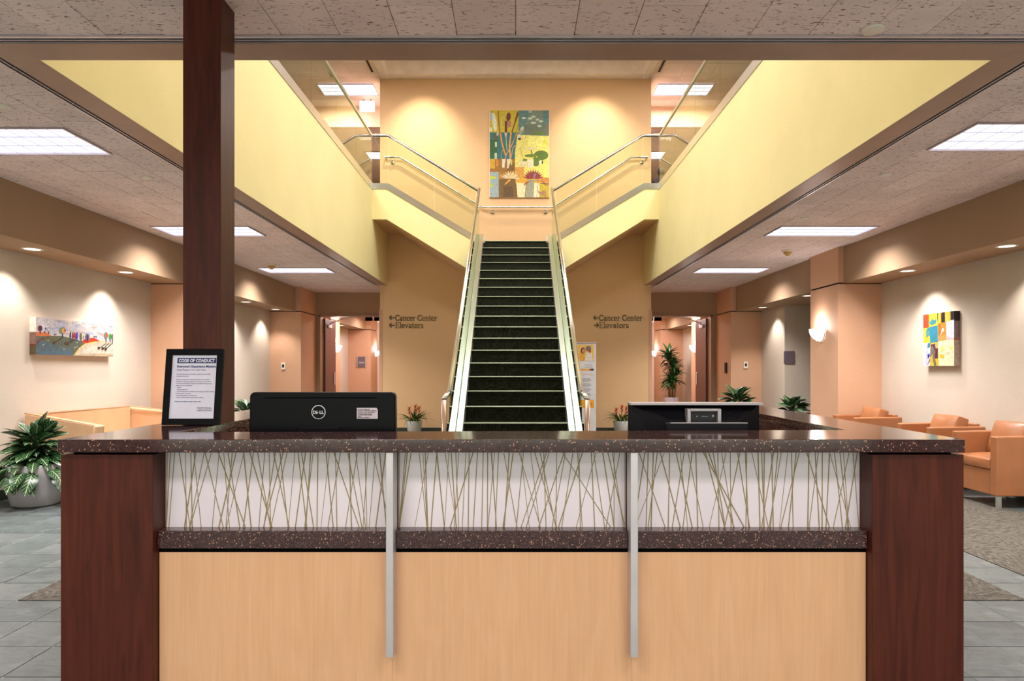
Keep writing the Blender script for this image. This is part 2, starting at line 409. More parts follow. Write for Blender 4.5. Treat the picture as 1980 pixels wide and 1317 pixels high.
def sub(rect, holes):
    rs = [rect]
    for h in holes:
        out = []
        for a in rs:
            x0, x1, y0, y1 = a; hx0, hx1, hy0, hy1 = h
            if hx1 <= x0 or hx0 >= x1 or hy1 <= y0 or hy0 >= y1: out.append(a); continue
            if y0 < hy0: out.append((x0, x1, y0, hy0))
            if hy1 < y1: out.append((x0, x1, hy1, y1))
            yy0, yy1 = max(y0, hy0), min(y1, hy1)
            if x0 < hx0: out.append((x0, hx0, yy0, yy1))
            if hx1 < x1: out.append((hx1, x1, yy0, yy1))
        rs = out
    return [r for r in rs if r[1]-r[0] > .004 and r[3]-r[2] > .004]
holes = [(x-.61, x+.61, y-.31, y+.31) for x, y in TROFF+REAR_FILL]
ce = MB()
for x0, x1, y0, y1 in ((-5.32, 5.32, -4.2, 3.58), (-5.32, -2.86, 3.58, 15.7), (2.86, 5.32, 3.58, 15.7)): ce.box(x0, x1, y0, y1, 3.096, 3.2)
ce = struct(ce.build('ceiling', M['ceil']))
TX, TY = .305, .61
far = MB(); nt_ = 0
def ctile(x0, x1, y0, y1, near):
    global nt_
    g = .0022
    rs = sub((x0+g, x1-g, y0+g, y1-g), holes)
    if not rs: return
    if near:
        m = MB(); dz = rnd.uniform(-.0015, .0015)
        for r in rs: m.box(*r, 3.08+dz, 3.095)
        m.build('ceiling_tile', M['ceil'], ce)
        nt_ += 1
    else:
        for r in rs: far.box(*r, 3.08, 3.095)
for side in (-1, 1):
    n = 6
    for j in range(n):
        a = 2.925+j*TX; b = min(a+TX, 4.68)
        if b-a < .05: continue
        x0, x1 = (a, b) if side > 0 else (-b, -a)
        y = 3.58-(TY/2 if j % 2 else 0)
        while y < 15.6:
            ya, yb = max(y, 3.58), min(y+TY, 15.6)
            if yb-ya > .03: ctile(x0, x1, ya, yb, yb < 9.2)
            y += TY
for j in range(-16, 16):
    x0 = j*TX; x1 = x0+TX
    x0 = max(x0, -4.68); x1 = min(x1, 4.68)
    y = 3.575-TY*(1 if j % 2 else .5); yb = 3.575
    while yb > -4:
        ctile(x0, x1, max(y, -4), yb, y > 2.6 and abs(x0) < 2.9); yb = y; y -= TY
far.build('ceiling_tiling', M['ceil'], ce, kind='stuff')

def wall(name, mat, *boxes, bevel=0):
    m = MB()
    for b in boxes: m.box(*b)
    return struct(m.build(name, M[mat], bevel=bevel, seg=1))
wall('wall_left', 'cream', (-5.32, -XW, -4, 9.77, 0, ZS), (-5.32, -XW, 10.65, 14.5, 0, ZS))
wall('wall_right', 'cream', (XW, 5.32, -4, 9.74, 0, ZS), (XW, 5.32, 13.25, 14.5, 0, ZS))
wall('wall_alcove', 'cream', (5.32, 7.6, 13.25, 13.35, 0, ZS), (7.5, 7.6, 9.3, 13.25, 0, ZS), (5.32, 7.5, 9.3, 9.4, 0, ZS))
wall('wall_rear', 'cream', (-5.32, -4.7, -4.2, -4, 0, 3.2), (4.7, 5.32, -4.2, -4, 0, 3.2), (-4.7, 4.7, -4.2, -4, 2.85, 3.2))
win = sempty('fill_window_1', (0, -4.1, 0))  # unseen glazing, added to let daylight onto the ceiling and desk front
wf = MB()
for k in range(7): wf.box(-4.7+k*1.567-.03, -4.7+k*1.567+.03, -4.14, -4.06, .06, 2.85)
wf.box(-4.7, 4.7, -4.14, -4.06, 0, .06).box(-4.7, 4.7, -4.14, -4.06, 2.79, 2.85); wf.build('fill_window_frame', M['alum'], win)
MB().box(-4.68, 4.68, -4.105, -4.095, .06, 2.79).build('pane', M['glass'], win)
wall('trim_1', 'brown', (-5.32, -XF, -4, 14.5, ZS, 3.2))
wall('trim_2', 'brown', (XF, 5.32, -4, 14.5, ZS, 3.2), (5.32, 7.6, 9.3, 13.35, ZS, 3.2))
def pilaster(name, s, y0, y1, xi, mat='tan', xo=5.32):
    a, b = s*xi, s*xo
    struct(MB().box(a, b, y0, y1, 0, ZS-.012).box(a, b, y0, y1, ZS+.012, 3.2).build(name, M[mat]))
    q = struct(MB().box(s*(xi+.02), b, y0+.02, y1-.02, ZS-.012, ZS+.012).build('trim_3', M['reveal']))
pilaster('wall_pilaster_left', -1, 9.77, 10.65, 4.60)
pilaster('wall_pilaster_right', 1, 9.74, 10.65, 4.60)
pilaster('wall_end_left', -1, 14.5, 15.6, 4.56)
pilaster('wall_end_right', 1, 14.5, 15.6, 4.57)
# end wall with the two corridor openings
for s, n, xj in ((-1, 'left', 4.47), (1, 'right', 4.49)):
    wall('wall_back_'+n, 'brown', tuple([*sorted((s*xj, s*4.7)), 15.6, 15.75, 0, 2.57]), tuple([*sorted((s*2.82, s*4.7)), 15.6, 15.75, 2.57, 3.2]))
wall('wall_stair', 'ochre', (-2.82, 2.82, DB, DB+.2, 0, 7.37))
wall('wall_stair_side_left', 'ochre', (-2.82, -2.7, DB+.2, 24, 0, ZC+.1))
wall('wall_stair_side_right', 'ochre', (2.7, 2.82, DB+.2, 24, 0, ZC+.1))
wall('trim_4', 'tan', (-2.835, -2.77, DB-.012, DB+.05, 0, 2.56)); wall('trim_5', 'tan', (2.77, 2.835, DB-.012, DB+.05, 0, 2.56))
# corridor beyond each opening
for s, n in ((-1, 'left'), (1, 'right')):
    def bx(x0, x1, *r): return (*sorted((s*x0, s*x1)), *r)
    wall('wall_corridor_'+n, 'cream', bx(XW, 5.32, 17.75, 21.3, 0, ZS))
    struct(MB().box(*bx(4.57, 5.32, 16.9, 17.75, 0, ZS-.012)).box(*bx(4.57, 5.32, 16.9, 17.75, ZS+.012, 2.95)).box(*bx(4.75, 5.32, 15.75, 16.9, 0, 2.95)).build('wall_corridor_pier_'+n, M['tan']))
    struct(MB().box(*bx(4.52, 5.32, 21.3, 22.3, 0, ZS-.012)).box(*bx(4.52, 5.32, 21.3, 22.3, ZS+.012, 2.95)).build('wall_corridor_end_'+n, M['tan']))
    struct(MB().box(*bx(4.55, 5.3, 21.32, 22.28, ZS-.012, ZS+.012)).box(*bx(4.6, 5.3, 16.92, 17.73, ZS-.012, ZS+.012)).build('trim_6', M['reveal']))
    wall('wall_corridor_far_'+n, 'pinkd', bx(2.7, 5.32, 23.9, 24, 0, 3))
    wall('trim_7', 'brown', bx(XF, 5.32, 17.75, 21.3, ZS, 2.95))
    wall('ceiling_corridor_'+n, 'ceil2', bx(2.7, 5.32, 15.75, 24, 2.93, 3.0))
# base boards
wall('baseboard_stair', 'base', (-2.82, -.82, DB-.015, DB, 0, .115), (.82, 2.82, DB-.015, DB, 0, .115))
wall('baseboard_left', 'base', (-XW, -XW+.012, -4, 9.77, 0, .11), (-XW, -4.60, 9.758, 9.77, 0, .11), (-XW, -XW+.012, 10.65, 14.5, 0, .11), (-XW, -4.56, 14.488, 14.5, 0, .11))
wall('baseboard_right', 'base', (XW-.012, XW, -4, 9.74, 0, .11), (4.6, XW, 9.728, 9.74, 0, .11), (XW-.012, XW, 13.25, 14.5, 0, .11), (XW, 7.5, 13.238, 13.25, 0, .11))

# the stair hall (void) walls, from the lower ceiling up to the upper floor
for s, n in ((-1, 'left'), (1, 'right')):
    a = MB().box(*sorted((s*(XV-.003), s*(XV+.12))), 3.82, DB, 3.068, Z2-.12)
    struct(a.build('wall_void_'+n, M['yellow']))
    struct(MB().box(*sorted((s*(XV+.12), s*8)), 3.0, 20.5, Z2-.16, Z2-.02).build('floor_upper_'+n, M['carpet']))
wall('wall_void_front', 'yellow', (-XV, XV, 3.72, 3.82, ZC+.004, Z2))
def ring(name, mat, w0, w1, z0, z1):
    m = MB()
    for s in (-1, 1): m.box(*sorted((s*(XV+w0), s*(XV+w1))), 3.82-w1, 14.1, z0, z1)
    m.box(-XV-w0, XV+w0, 3.82-w1, 3.82-w0, z0, z1) if w0 else m.box(-XV, XV, 3.82-w1, 3.82, z0, z1); return struct(m.build(name, M[mat]))
ring('trim_8', 'trimbrown', 0, .19, 3.066, 3.1)
ring('trim_9', 'black', .19, .262, 3.079, 3.1)
for k, (a, b) in enumerate(((.19, .197), (.218, .225), (.246, .262))): ring('trim_%d' % (10+k), 'alum', a, b, 3.07, 3.09)

# upper storey
up = MB()
for s in (-1, 1): up.box(*sorted((s*2.66, s*8)), 2.5, 15.7, ZU, ZU+.05)
up.box(-2.65, 2.65, 13.96, 15.7, ZU, ZU+.05).box(-2.65, 2.65, 2.5, 4.29, ZU, ZU+.05)
ceu = struct(up.build('ceiling_upper', M['white']))
tr = MB().box(-2.75, 2.75, 4.2, 14.05, ZU+.3, ZU+.4)
struct(tr.build('ceiling_tray', M['ceil2']))
wall('trim_13', 'white', (-2.66, -2.64, 4.2, 13.97, ZU-.001, ZU+.299), (2.64, 2.66, 4.2, 13.97, ZU-.001, ZU+.299), (-2.64, 2.64, 13.95, 13.97, ZU-.001, ZU+.299), (-2.64, 2.64, 4.28, 4.3, ZU-.001, ZU+.299))
g = .006
for s in (-1, 1):
    for j in range(5):
        for i in range(13):
            a = 2.78+j*.61; y0 = 9.13+i*.61-.55
            if y0+.61 > 15.7: continue
            rs = sub((a+g, a+.61-g, y0+g, y0+.61-g), [(2.99, 4.21, 14.37, 15.03)])
            if not rs: continue
            m = MB()
            for r in rs: m.box(*sorted((s*r[0], s*r[1])), r[2], r[3], ZU-.012, ZU)
            m.build('ceiling_panel', M['ceil2'], ceu)
m = MB()
for i in range(9):
    for j in range(2): m = MB().box(-2.65+i*.589+g, -2.65+(i+1)*.589-g, 12.73+j*.61+g, 13.34+j*.61-g, ZU+.288, ZU+.3); m.build('ceiling_panel', M['ceil2'], ceu)
for s, n in ((-1, 'left'), (1, 'right')):
    wall('wall_upper_header_'+n, 'pinkw', (*sorted((s*2.8, s*8)), 15.7, 15.85, 6.9, ZU+.1))
    wall('wall_upper_'+n, 'pinkw', (*sorted((s*7.9, s*8)), 3, 20.5, Z2, ZU))
    wall('ceiling_upper_corridor_'+n, 'ceil2', (*sorted((s*2.2, s*8)), 15.85, 20.5, 6.9, 7.0))
    wall('wall_upper_back_'+n, 'pinkd', (*sorted((s*2.2, s*8)), 20.4, 20.5, Z2, 6.9))
    wall('wall_upper_inner_'+n, 'pinkd', (*sorted((s*2.6, s*2.8)), DB+.2, 20.4, Z2, ZU))
wall('wall_upper_front', 'pinkw', (-8, 8, 2.9, 3.0, Z2-.16, ZU))

# ------------------------------------------------------------------ doors
for s, n, label in ((-1, 1, 'dark maroon door standing open at the left corridor'), (1, 2, 'dark maroon door standing open at the right corridor')):
    xj = 4.45; d = sempty('door_%d' % n, (s*xj, 15.78, 0)); d['label'] = label
    MB().box(*sorted((s*(xj-.055), s*(xj-.005))), 15.78, 16.68, .01, 2.5).build('door_leaf', M['maroon'], d, bevel=.004)
    MB().box(*sorted((s*(xj-.09), s*(xj-.055))), 15.95, 16.25, 2.30, 2.37).box(*sorted((s*(xj-.09), s*(xj-.12))), 16.0, 16.04, 2.36, 2.40).build('door_closer', M['alum'], d, bevel=.006)
    MB().tube([(s*(xj-.1), 16.02, 2.40), (s*(xj-.42), 15.9, 2.5), (s*(xj-.7), 15.8, 2.54)], .012, 8).build('closer_arm', M['alum'], d)
    MB().box(*sorted((s*(xj-.055), s*(xj-.075))), 16.5, 16.56, .95, 1.25).build('door_handle', M['alum'], d, bevel=.006)
    fr = MB().box(*sorted((s*xj, s*(xj+.04))), 15.56, 15.79, 0, 2.57).box(*sorted((s*2.83, s*(xj+.04))), 15.56, 15.79, 2.53, 2.57)
    fr.build('door_frame', M['trimbrown'], d)
for s, n, x in ((-1, 'left', -3.4), (1, 'right', 3.3)):
    e = thing('door_hold_open_box', 'pair of small black boxes over the opening of the %s corridor' % n, 'door hardware', (x, 15.8, 2.5))
    for k in (0, 1): MB().box(x-s*k*.2-.08, x-s*k*.2+.08, 15.8, 15.86, 2.45, 2.53).build('box_housing', M['black'], e, bevel=.004)

# ------------------------------------------------------------------ main staircase
RI, GO, D1 = .1771, .28, 7.11          # rise, going, depth of the first nosing
def nose(k): return (D1+(k-1)*GO, k*RI)
ZL = 21*RI; DL = nose(21)[0]; SW = .80
st = thing('staircase', 'straight carpeted staircase with glass sides rising to a landing', 'staircase', (0, D1, 0))
for k in range(1, 22):
    y, z = nose(k)
    y1 = y+GO+.04 if k < 21 else y+.3
    s_ = MB().box(-SW, SW, y+.012, y1, z-RI-(.16 if k > 1 else 0), z).build('step', M['carpet'], st)
    MB().box(-SW, SW, y-.012, y+.02, z-.010, z+.003).build('nosing', M['nosing'], s_, bevel=.003, seg=1)
MB().box(-.80, .80, DL+.3, DB-.002, ZL-.32, ZL).build('landing', M['carpet'], st)
MB().box(-.80, .80, DL+.02, DL+.3, ZL-.42, ZL-.34).build('landing_beam', M['ochre'], st)
sl = RI/GO
def zn(y): return (y-D1)*sl+RI          # nosing line
for s in (-1, 1):
    for a, b in ((.600, .672), (.688, .755)):
        y0, y1 = 7.02, 12.78
        MB().prism([(s*a, y0, zn(y0)-.12), (s*a, y1, zn(y1)-.12), (s*a, y1, zn(y1)+.10), (s*a, y0, zn(y0)+.10)], (s*(b-a), 0, 0)).build('stringer_channel', M['steel'], st, bevel=.005)
    for q in range(4):
        y0 = 7.06+q*1.435; y1 = y0+1.42
        MB().prism([(s*.675, y0, zn(y0)+.02), (s*.675, y1, zn(y1)+.02), (s*.675, y1, zn(y1)+.93), (s*.675, y0, zn(y0)+.93)], (s*.010, 0, 0)).build('glass_panel', M['glassg'], st)
    ya, yb = 7.05, 12.75
    MB().tube([(s*.68, ya, zn(ya)+.955), (s*.68, yb, zn(yb)+.955)], .026, 14).build('handrail', M['chrome'], st)
    MB().tube([(s*.735, 6.98, 0), (s*.735, 6.98, 1.02)], .027, 16).build('post', M['pinksteel'], st)
    MB().tube([(s*.735, 6.98, 1.02), (s*.725, 6.99, 1.045), (s*.69, 7.04, zn(7.04)+.955)], .027, 14).build('post_elbow', M['chrome'], st)
    MB().box(s*.60-.0, s*.60-s*.03, 12.72, 12.80, ZL-.03, ZL+.10).build('channel_end_cap', M['steel'], st)

# ------------------------------------------------------------------ the two upper flights and their guards
def arc(p): return p
for s, n in ((-1, 'left'), (1, 'right')):
    u = thing('side_flight', 'yellow side flight climbing from the landing to the %s gallery' % n, 'staircase', (s*.8, 12.7, ZL))
    YF = 12.7
    P = [(.80, ZL+.02), (2.40, Z2-.10), (XV, Z2-.10), (XV, 4.12), (2.40, 4.12), (.80, 3.14)]
    MB().prism([(s*x, YF, z) for x, z in P], (0, .09, 0)).build('fascia', M['yellow'], u)
    Q = [(.80, 3.45), (2.40, 4.40), (XV, 4.45), (XV, 4.125), (2.40, 4.125), (.80, 3.145)]
    MB().prism([(s*x, YF+.09, z) for x, z in Q], (0, DB-YF-.095, 0)).build('underside', M['ochre'], u)
    for k in range(6):
        x = 1.0+k*.28
        z = ZL+(k+1)*RI
        q = MB().box(s*x, s*min(x+.28, XV-.002), YF+.1, DB-.01, z-RI-.05, z).build('step', M['carpet'], u)
        MB().box(s*x-s*.006, s*x+s*.02, YF+.1, DB-.01, z-.010, z+.003).build('nosing', M['nosing'], q)
    MB().box(s*2.50, s*(XV-.002), YF+.1, DB-.01, 4.46, 4.60).build('top_landing', M['carpet'], u)
    c0 = .115
    MB().prism([(s*.735, YF-.012, ZL+.0-.035), (s*2.40, YF-.012, Z2-.10), (s*XV, YF-.012, Z2-.10), (s*XV, YF-.012, Z2+.012), (s*2.37, YF-.012, Z2+.012), (s*.735, YF-.012, ZL+.085)], (0, .05, 0)).build('base_channel', M['steel2'], u, bevel=.003, seg=1)
    m = [(.76, ZL+.06), (1.55, ZL+.06+.79*.642)]
    def zr(x): return Z2+.9 if x >= 2.37 else Z2+.9-(2.37-x)*.612
    def zb(x): return Z2 if x >= 2.37 else Z2-(2.37-x)*.65
    for xa, xb in ((.76, 1.50), (1.515, 2.36), (2.375, 2.655)):
        MB().prism([(s*xa, YF+.006, zb(xa)), (s*xb, YF+.006, zb(xb)), (s*xb, YF+.006, zr(xb)), (s*xa, YF+.006, zr(xa))], (0, .010, 0)).build('glass_panel', M['glass'], u)
    MB().tube([(s*.70, YF+.01, zr(.70)), (s*2.37, YF+.01, zr(2.37)), (s*XV, YF+.01, zr(2.6))], .026, 14).build('handrail', M['chrome'], u)
    # gallery guard along the void
    gr = thing('glass_guardrail', 'glass balustrade with steel cap along the %s gallery above the yellow wall' % n, 'railing', (s*XV, 3.9, Z2-.12))
    MB().box(*sorted((s*(XV-.012), s*(XV+.05))), 3.84, 12.69, Z2-.115, Z2+.012).build('base_channel', M['steel'], gr, bevel=.003, seg=1)
    for q in range(7):
        y0 = 3.95+q*1.248
        MB().box(*sorted((s*(XV+.008), s*(XV+.020))), y0, y0+1.238, Z2, Z2+.89).build('glass_panel', M['glass'], gr)
    MB().box(*sorted((s*(XV-.008), s*(XV+.036))), 3.9, 12.70, Z2+.875, Z2+.915).build('cap_rail', M['steel'], gr, bevel=.008)
# wall handrails of the upper flights and the landing: one bent pipe
hr = thing('wall_handrail', 'bent steel handrail on the wall under the pond painting', 'handrail', (0, DB-.09, 4.68))
yy = DB-.09; zl = 4.68; zt = 5.71
MB().tube([(-2.69, yy+.07, zt), (-2.69, yy, zt), (-2.39, yy, zt), (-.69, yy, zl), (.77, yy, zl), (2.38, yy, zt), (2.72, yy, zt), (2.72, yy+.07, zt)], .021, 14).build('rail', M['chrome'], hr)
for x, z in ((-2.55, zt), (-.48, zl), (.62, zl), (2.62, zt)):
    b = MB().tube([(x, yy, z-.01), (x, yy, z-.075), (x, yy+.05, z-.09), (x, DB, z-.09)], .009, 8); b.lathe([(0, DB-.02), (.035, DB-.02), (.035, DB)], (x, 0, z-.09), 16, axis='y'); b.build('bracket', M['chrome'], hr)

# ------------------------------------------------------------------ lamps
def troffer(x, y, z, label, group=None):
    t = thing('ceiling_lamp', label, 'ceiling lamp', (x, y, z), group)
    w2, d2 = .60, .30
    f = MB()
    f.box(x-w2, x+w2, y-d2, y-d2+.012, z-.006, z+.018).box(x-w2, x+w2, y+d2-.012, y+d2, z-.006, z+.018).box(x-w2, x-w2+.012, y-d2+.012, y+d2-.012, z-.006, z+.018).box(x+w2-.012, x+w2, y-d2+.012, y+d2-.012, z-.006, z+.018)
    f.build('frame', M['alum'], t)
    MB().box(x-w2+.01, x+w2-.01, y-d2+.01, y+d2-.01, z+.010, z+.014).build('diffuser', M['diffuser'], t)
    l = MB()
    for k in (1, 2): yk = y-d2+k*.2; l.box(x-w2+.02, x+w2-.02, yk-.0025, yk+.0025, z+.001, z+.0095)
    for k in range(1, 8): xk = x-w2+k*.15; l.box(xk-.0014, xk+.0014, y-d2+.02, y+d2-.02, z+.004, z+.0095)
    l.build('louver', M['louver'], t)
    return t
names = ['nearest on the left', 'nearest on the right', 'second on the left, cut by the wooden column', 'second on the right', 'farthest on the left', 'farthest on the right']
for (x, y), n in zip(TROFF, names): troffer(x, y, 3.074, 'louvred ceiling lamp, %s, lower ceiling' % n, 'louvred lamps in the lower ceiling')
for (x, y), n in zip(REAR_FILL, ('left of the desk', 'right of the desk', 'by the left end of the assumed glazing', 'by the right end of the assumed glazing', 'just in front of the desk, left one', 'just in front of the desk, right one', 'by the middle of the assumed glazing, left one', 'by the middle of the assumed glazing, right one')): troffer(x, y, 3.074, 'added unseen louvred ceiling lamp %s' % n, 'added unseen lamps on the entrance side')  # fixtures for the added entrance-side lamps, all out of view
troffer(-3.60, 14.7, ZU-.03, 'rectangular ceiling lamp over the left upper gallery')
troffer(3.60, 14.7, ZU-.03, 'rectangular ceiling lamp over the right upper gallery')
for s, n in ((-1, 'left'), (1, 'right')):
    for y, m_ in ((8.7, 'near end'), (11.7, 'middle')): troffer(s*3.62, y, ZU-.03, 'added unseen lamp over the %s of the %s upper gallery' % (m_, n), 'added upper gallery lamps')  # out of view; fixtures added to house the gallery fill lights
for x, n in ((-1.7, 'left'), (0, 'middle'), (1.7, 'right')):
    for y, m_ in ((7, 'front row'), (10, 'back row')): troffer(x, y, ZU+.27, 'ceiling lamp in the raised tray ceiling, %s one of the %s' % (n, m_), 'lamps in the raised tray ceiling')
troffer(-3.25, 17.75, 6.88, 'ceiling lamp far back in the left upper corridor')
troffer(3.25, 17.75, 6.886, 'ceiling lamp far back in the right upper corridor')
def downlight(x, y, z, label, wallx, p=38, r=.085, color=(1, .93, .84)):
    t = thing('downlight', label, 'ceiling lamp', (x, y, z), 'recessed downlights along the side walls')
    MB().lathe([(r-.012, z-.001), (r-.012, z-.006), (r+.014, z-.006), (r+.014, z)], (x, y, 0), 28).build('trim_ring', M['thermo'], t)
    MB().lathe([(0, z-.003), (r-.012, z-.003)], (x, y, 0), 28).build('lens', M['disc'], t)
    sgn = 1 if wallx > x else -1
    light('SPOT', 'downlight_beam', (x, y, z-.02), p, color, .03, target=(x+sgn*.16, y, 0), spot=106, blend=.65)
dl = [(-4.92, 6.95, 'beyond the sofa plant, leftmost'), (-4.92, 8.62, 'above the long landscape painting'), (-4.92, 12.45, 'right of the wooden column, nearer one'), (-4.92, 14.0, 'right of the wooden column, above the thermostat corner'),
      (4.88, 6.78, 'rightmost, nearest on the right side'), (4.88, 8.5, 'above the abstract figure painting'), (4.88, 11.4, 'just behind the right pilaster'), (4.92, 13.6, 'left of the right pilaster, farthest')]
for x, y, n in dl: downlight(x, y, ZS, 'round recessed soffit downlight %s' % n, x*2)
for s, n in ((-1, 'left'), (1, 'right')):
    downlight(s*4.92, 19.2, ZS, 'small soffit downlight inside the %s corridor' % n, s*9, 45)
    downlight(s*3.55, 16.3, 2.93, 'ceiling downlight just behind the %s corridor opening' % n, s*9, 15)

def sconce(x, y, z, s, label):      # bowl fixed to a wall plane x, bulging towards -s
    t = thing('wall_sconce', label, 'wall lamp', (x, y, z))
    prof = [(0.0, -.15), (.05, -.14), (.10, -.105), (.14, -.05), (.155, 0), (.158, .035)]
    a0 = pi/2 if s > 0 else -pi/2
    MB().lathe(prof, (x-s*.012, y, z), 24, a0, a0+pi).build('bowl', M['sconce'], t)
    MB().tube([(x-s*.012, y+.162*cos(a), z+.02-.175*sin(a)) for a in [pi*k/12 for k in range(13)]], .008, 6).build('rim', M['alum'], t)
    MB().box(*sorted((x, x-s*.012)), y-.05, y+.05, z-.1, z+.03).build('back_plate', M['alum'], t)
    light('POINT', 'sconce_glow', (x-s*.09, y, z+.09), 9, (1, .90, .86), .04)
sconce(4.60, 10.28, 1.90, 1, 'white glowing bowl sconce on the right tan pilaster')
sconce(-4.57, 17.3, 1.90, -1, 'white glowing bowl sconce in the left corridor, nearer one')
sconce(-4.52, 22.0, 1.88, -1, 'white glowing bowl sconce in the left corridor, at the yellow wall edge')
sconce(4.57, 17.3, 1.90, 1, 'white glowing bowl sconce in the right corridor, beside the open door')
sconce(4.52, 22.0, 1.88, 1, 'white glowing bowl sconce in the right corridor, left of the tall plant')

# small ceiling fittings
def disc(x, y, z, r, label, name='ceiling_speaker', mat='thermo', cat='ceiling fitting', group=None):
    return tag(MB().lathe([(0, -.012), (r*.9, -.012), (r, -.006), (r, 0)], (0, 0, 0), 28).build(name, M[mat]), label, cat, group), None
def put(o, loc): o.location = loc; return o
for px, py, r, lb in ((1688, 56, .055, 'round ceiling cover plate above the front edge, top right'), (8, 205, .05, 'round ceiling plate at the far left edge'), (285, 343, .05, 'round ceiling plate left of the wooden column'), (1712, 337, .05, 'round ceiling plate right of the yellow void wall, nearer one'), (1556, 421, .05, 'round ceiling plate just before the second right lamp'), (1338, 536, .04, 'small round plate on the far right ceiling')):
    D = 1.74*F/(CY-py); o = disc(0, 0, 0, r, lb)[0]; o.location = ((px-CX)*D/F, D, 3.079)
for px, py, n in ((1523, 484, 'right'), (525, 511, 'left')):
    D = 1.74*F/(CY-py); x = (px-CX)*D/F
    t = thing('smoke_detector', 'amber smoke detector hanging from the %s ceiling' % n, 'smoke detector', (x, D, 3.08))
    MB().lathe([(0, 3.055), (.075, 3.055), (.085, 3.066), (.085, 3.079)], (x, D, 0), 24).build('base_plate', M['thermo'], t)
    MB().lathe([(0, 3.0), (.03, 3.0), (.034, 3.02), (.055, 3.03), (.062, 3.055)], (x, D, 0), 24).build('sensor_head', M['detector'], t)
x, y = (643-CX)*13.9/F, 13.9
t = thing('smoke_detector', 'amber smoke detector on the upper left gallery ceiling', 'smoke detector', (x, y, ZU))
MB().lathe([(0, ZU-.04), (.08, ZU-.04), (.085, ZU-.014)], (x, y, 0), 20).build('base_plate', M['thermo'], t)
MB().lathe([(0, ZU-.1), (.035, ZU-.1), (.06, ZU-.04)], (x, y, 0), 20).build('sensor_head', M['detector'], t)
for s, n in ((-1, 'left'), (1, 'right')):
    t = thing('air_slot', 'narrow air slot in the %s upper ceiling' % n, 'air vent', (s*2.9, 13, ZU))
    m = MB(); m.box(s*2.87-.004, s*2.87+.004, 12.2, 13.85, ZU-.02, ZU-.012); m.box(s*2.94-.004, s*2.94+.004, 12.2, 13.85, ZU-.02, ZU-.012); m.build('slot_frame', M['detector'], t)
    MB().box(s*2.905-.02, s*2.905+.02, 12.2, 13.85, ZU-.0145, ZU-.0122).build('slot_opening', M['reveal'], t)
ex = thing('exit_sign', 'glowing white exit sign hanging from the upper left ceiling', 'sign', ((704-CX)*14.9/F, 14.9, ZU-.1))
x = (704-CX)*14.9/F
MB().box(x-.165, x+.165, 15.2, 15.24, ZU-.30, ZU-.07).build('sign_box', M['exit'], ex, bevel=.006)
MB().box(x-.10, x-.06, 15.21, 15.23, ZU-.07, ZU-.012).box(x+.06, x+.10, 15.21, 15.23, ZU-.07, ZU-.012).build('bracket', M['alum'], ex)
M['pinkl'] = emis('exit_letters', (255, 130, 130), 1.0)
text('EXIT', M['pinkl'], ex, Matrix.Translation((x-.12, 15.197, ZU-.16)), width=.24, height=.07)

# wall fittings
def plate(name, label, cat, x0, x1, y0, y1, z0, z1, mat='signg'):
    t = thing(name, label, cat, ((x0+x1)/2, (y0+y1)/2, z0)); MB().box(x0, x1, y0, y1, z0, z1).build('plate', M[mat], t, bevel=.004); return t
def wfp(px0, px1, py0, py1, D): a = at(px0, py0, D); b = at(px1, py1, D); return a.x, b.x, b.z, a.z
for px, pyc, n in ((547.5, 708, 'left'), (1442, 706, 'right')):
    x0, x1, z0, z1 = wfp(px-4, px+4, pyc-6.5, pyc+6.5, 14.48)
    t = plate('thermostat', 'white thermostat on the %s tan wall' % n, 'thermostat', x0, x1, 14.475, 14.498, z0, z1, 'thermo')
    MB().box(x0+.022, x1-.022, 14.470, 14.476, z0+.045, z1-.035).build('display', M['blackp'], t)
t = plate('card_reader', 'small dark card reader on the side of the right end wall', 'card reader', 4.545, 4.57, 14.75, 14.87, 1.25, 1.47, 'plasticm')
x0, x1, z0, z1 = wfp(1516, 1536, 679, 703, 13.23)
t = plate('wall_sign', 'square grey sign plate in the alcove above the right plant', 'sign', x0, x1, 13.225, 13.249, z0, z1)
MB().box(x0+.025, x1-.02, 13.222, 13.226, z1-.055, z1-.05).box(x0+.025, x1-.02, 13.222, 13.226, z1-.075, z1-.07).build('printed_lines', M['greyp'], t)
x0, x1, z0, z1 = wfp(691, 707, 690, 710, 21.28)
t = plate('wall_sign', 'grey sign plate inside the left corridor', 'sign', x0, x1, 21.27, 21.299, z0, z1)
MB().box(x0-.012, x0+.012, 21.262, 21.28, z0-.01, z1+.01).box(x1-.012, x1+.012, 21.262, 21.28, z0-.01, z1+.01).build('side_rail', M['silver'], t)
MB().box(x0+.05, x1-.06, 21.266, 21.27, z0+.15, z0+.158).box(x0+.05, x1-.03, 21.266, 21.27, z0+.125, z0+.133).build('printed_lines', M['whitepl'], t)

# wall lettering: each word and each arrow stands off the wall
def arrow(xc, zc, w_, d, par):
    m = MB(); y0 = DB-.014; h = w_*.5
    m.box(xc-w_/2+.01, xc+w_/2, y0, DB, zc-.012, zc+.012)
    for k in (-1, 1):
        tip = (xc-d*w_/2, zc); en = (xc-d*w_/2+d*h*.8, zc+k*h*.85)
        dx, dz = en[0]-tip[0], en[1]-tip[1]; L = math.hypot(dx, dz); nx, nz = -dz/L*.012, dx/L*.012
        m.prism([(tip[0]+nx, y0, tip[1]+nz), (en[0]+nx, y0, en[1]+nz), (en[0]-nx, y0, en[1]-nz), (tip[0]-nx, y0, tip[1]-nz)], (0, .014, 0))
    m.build('arrow', M['letter'], par)
def A_(cx, cy, rx, ry, a0, a1, n=14): return [(cx+rx*cos(R(a0+(a1-a0)*k/n)), cy+ry*sin(R(a0+(a1-a0)*k/n))) for k in range(n+1)]
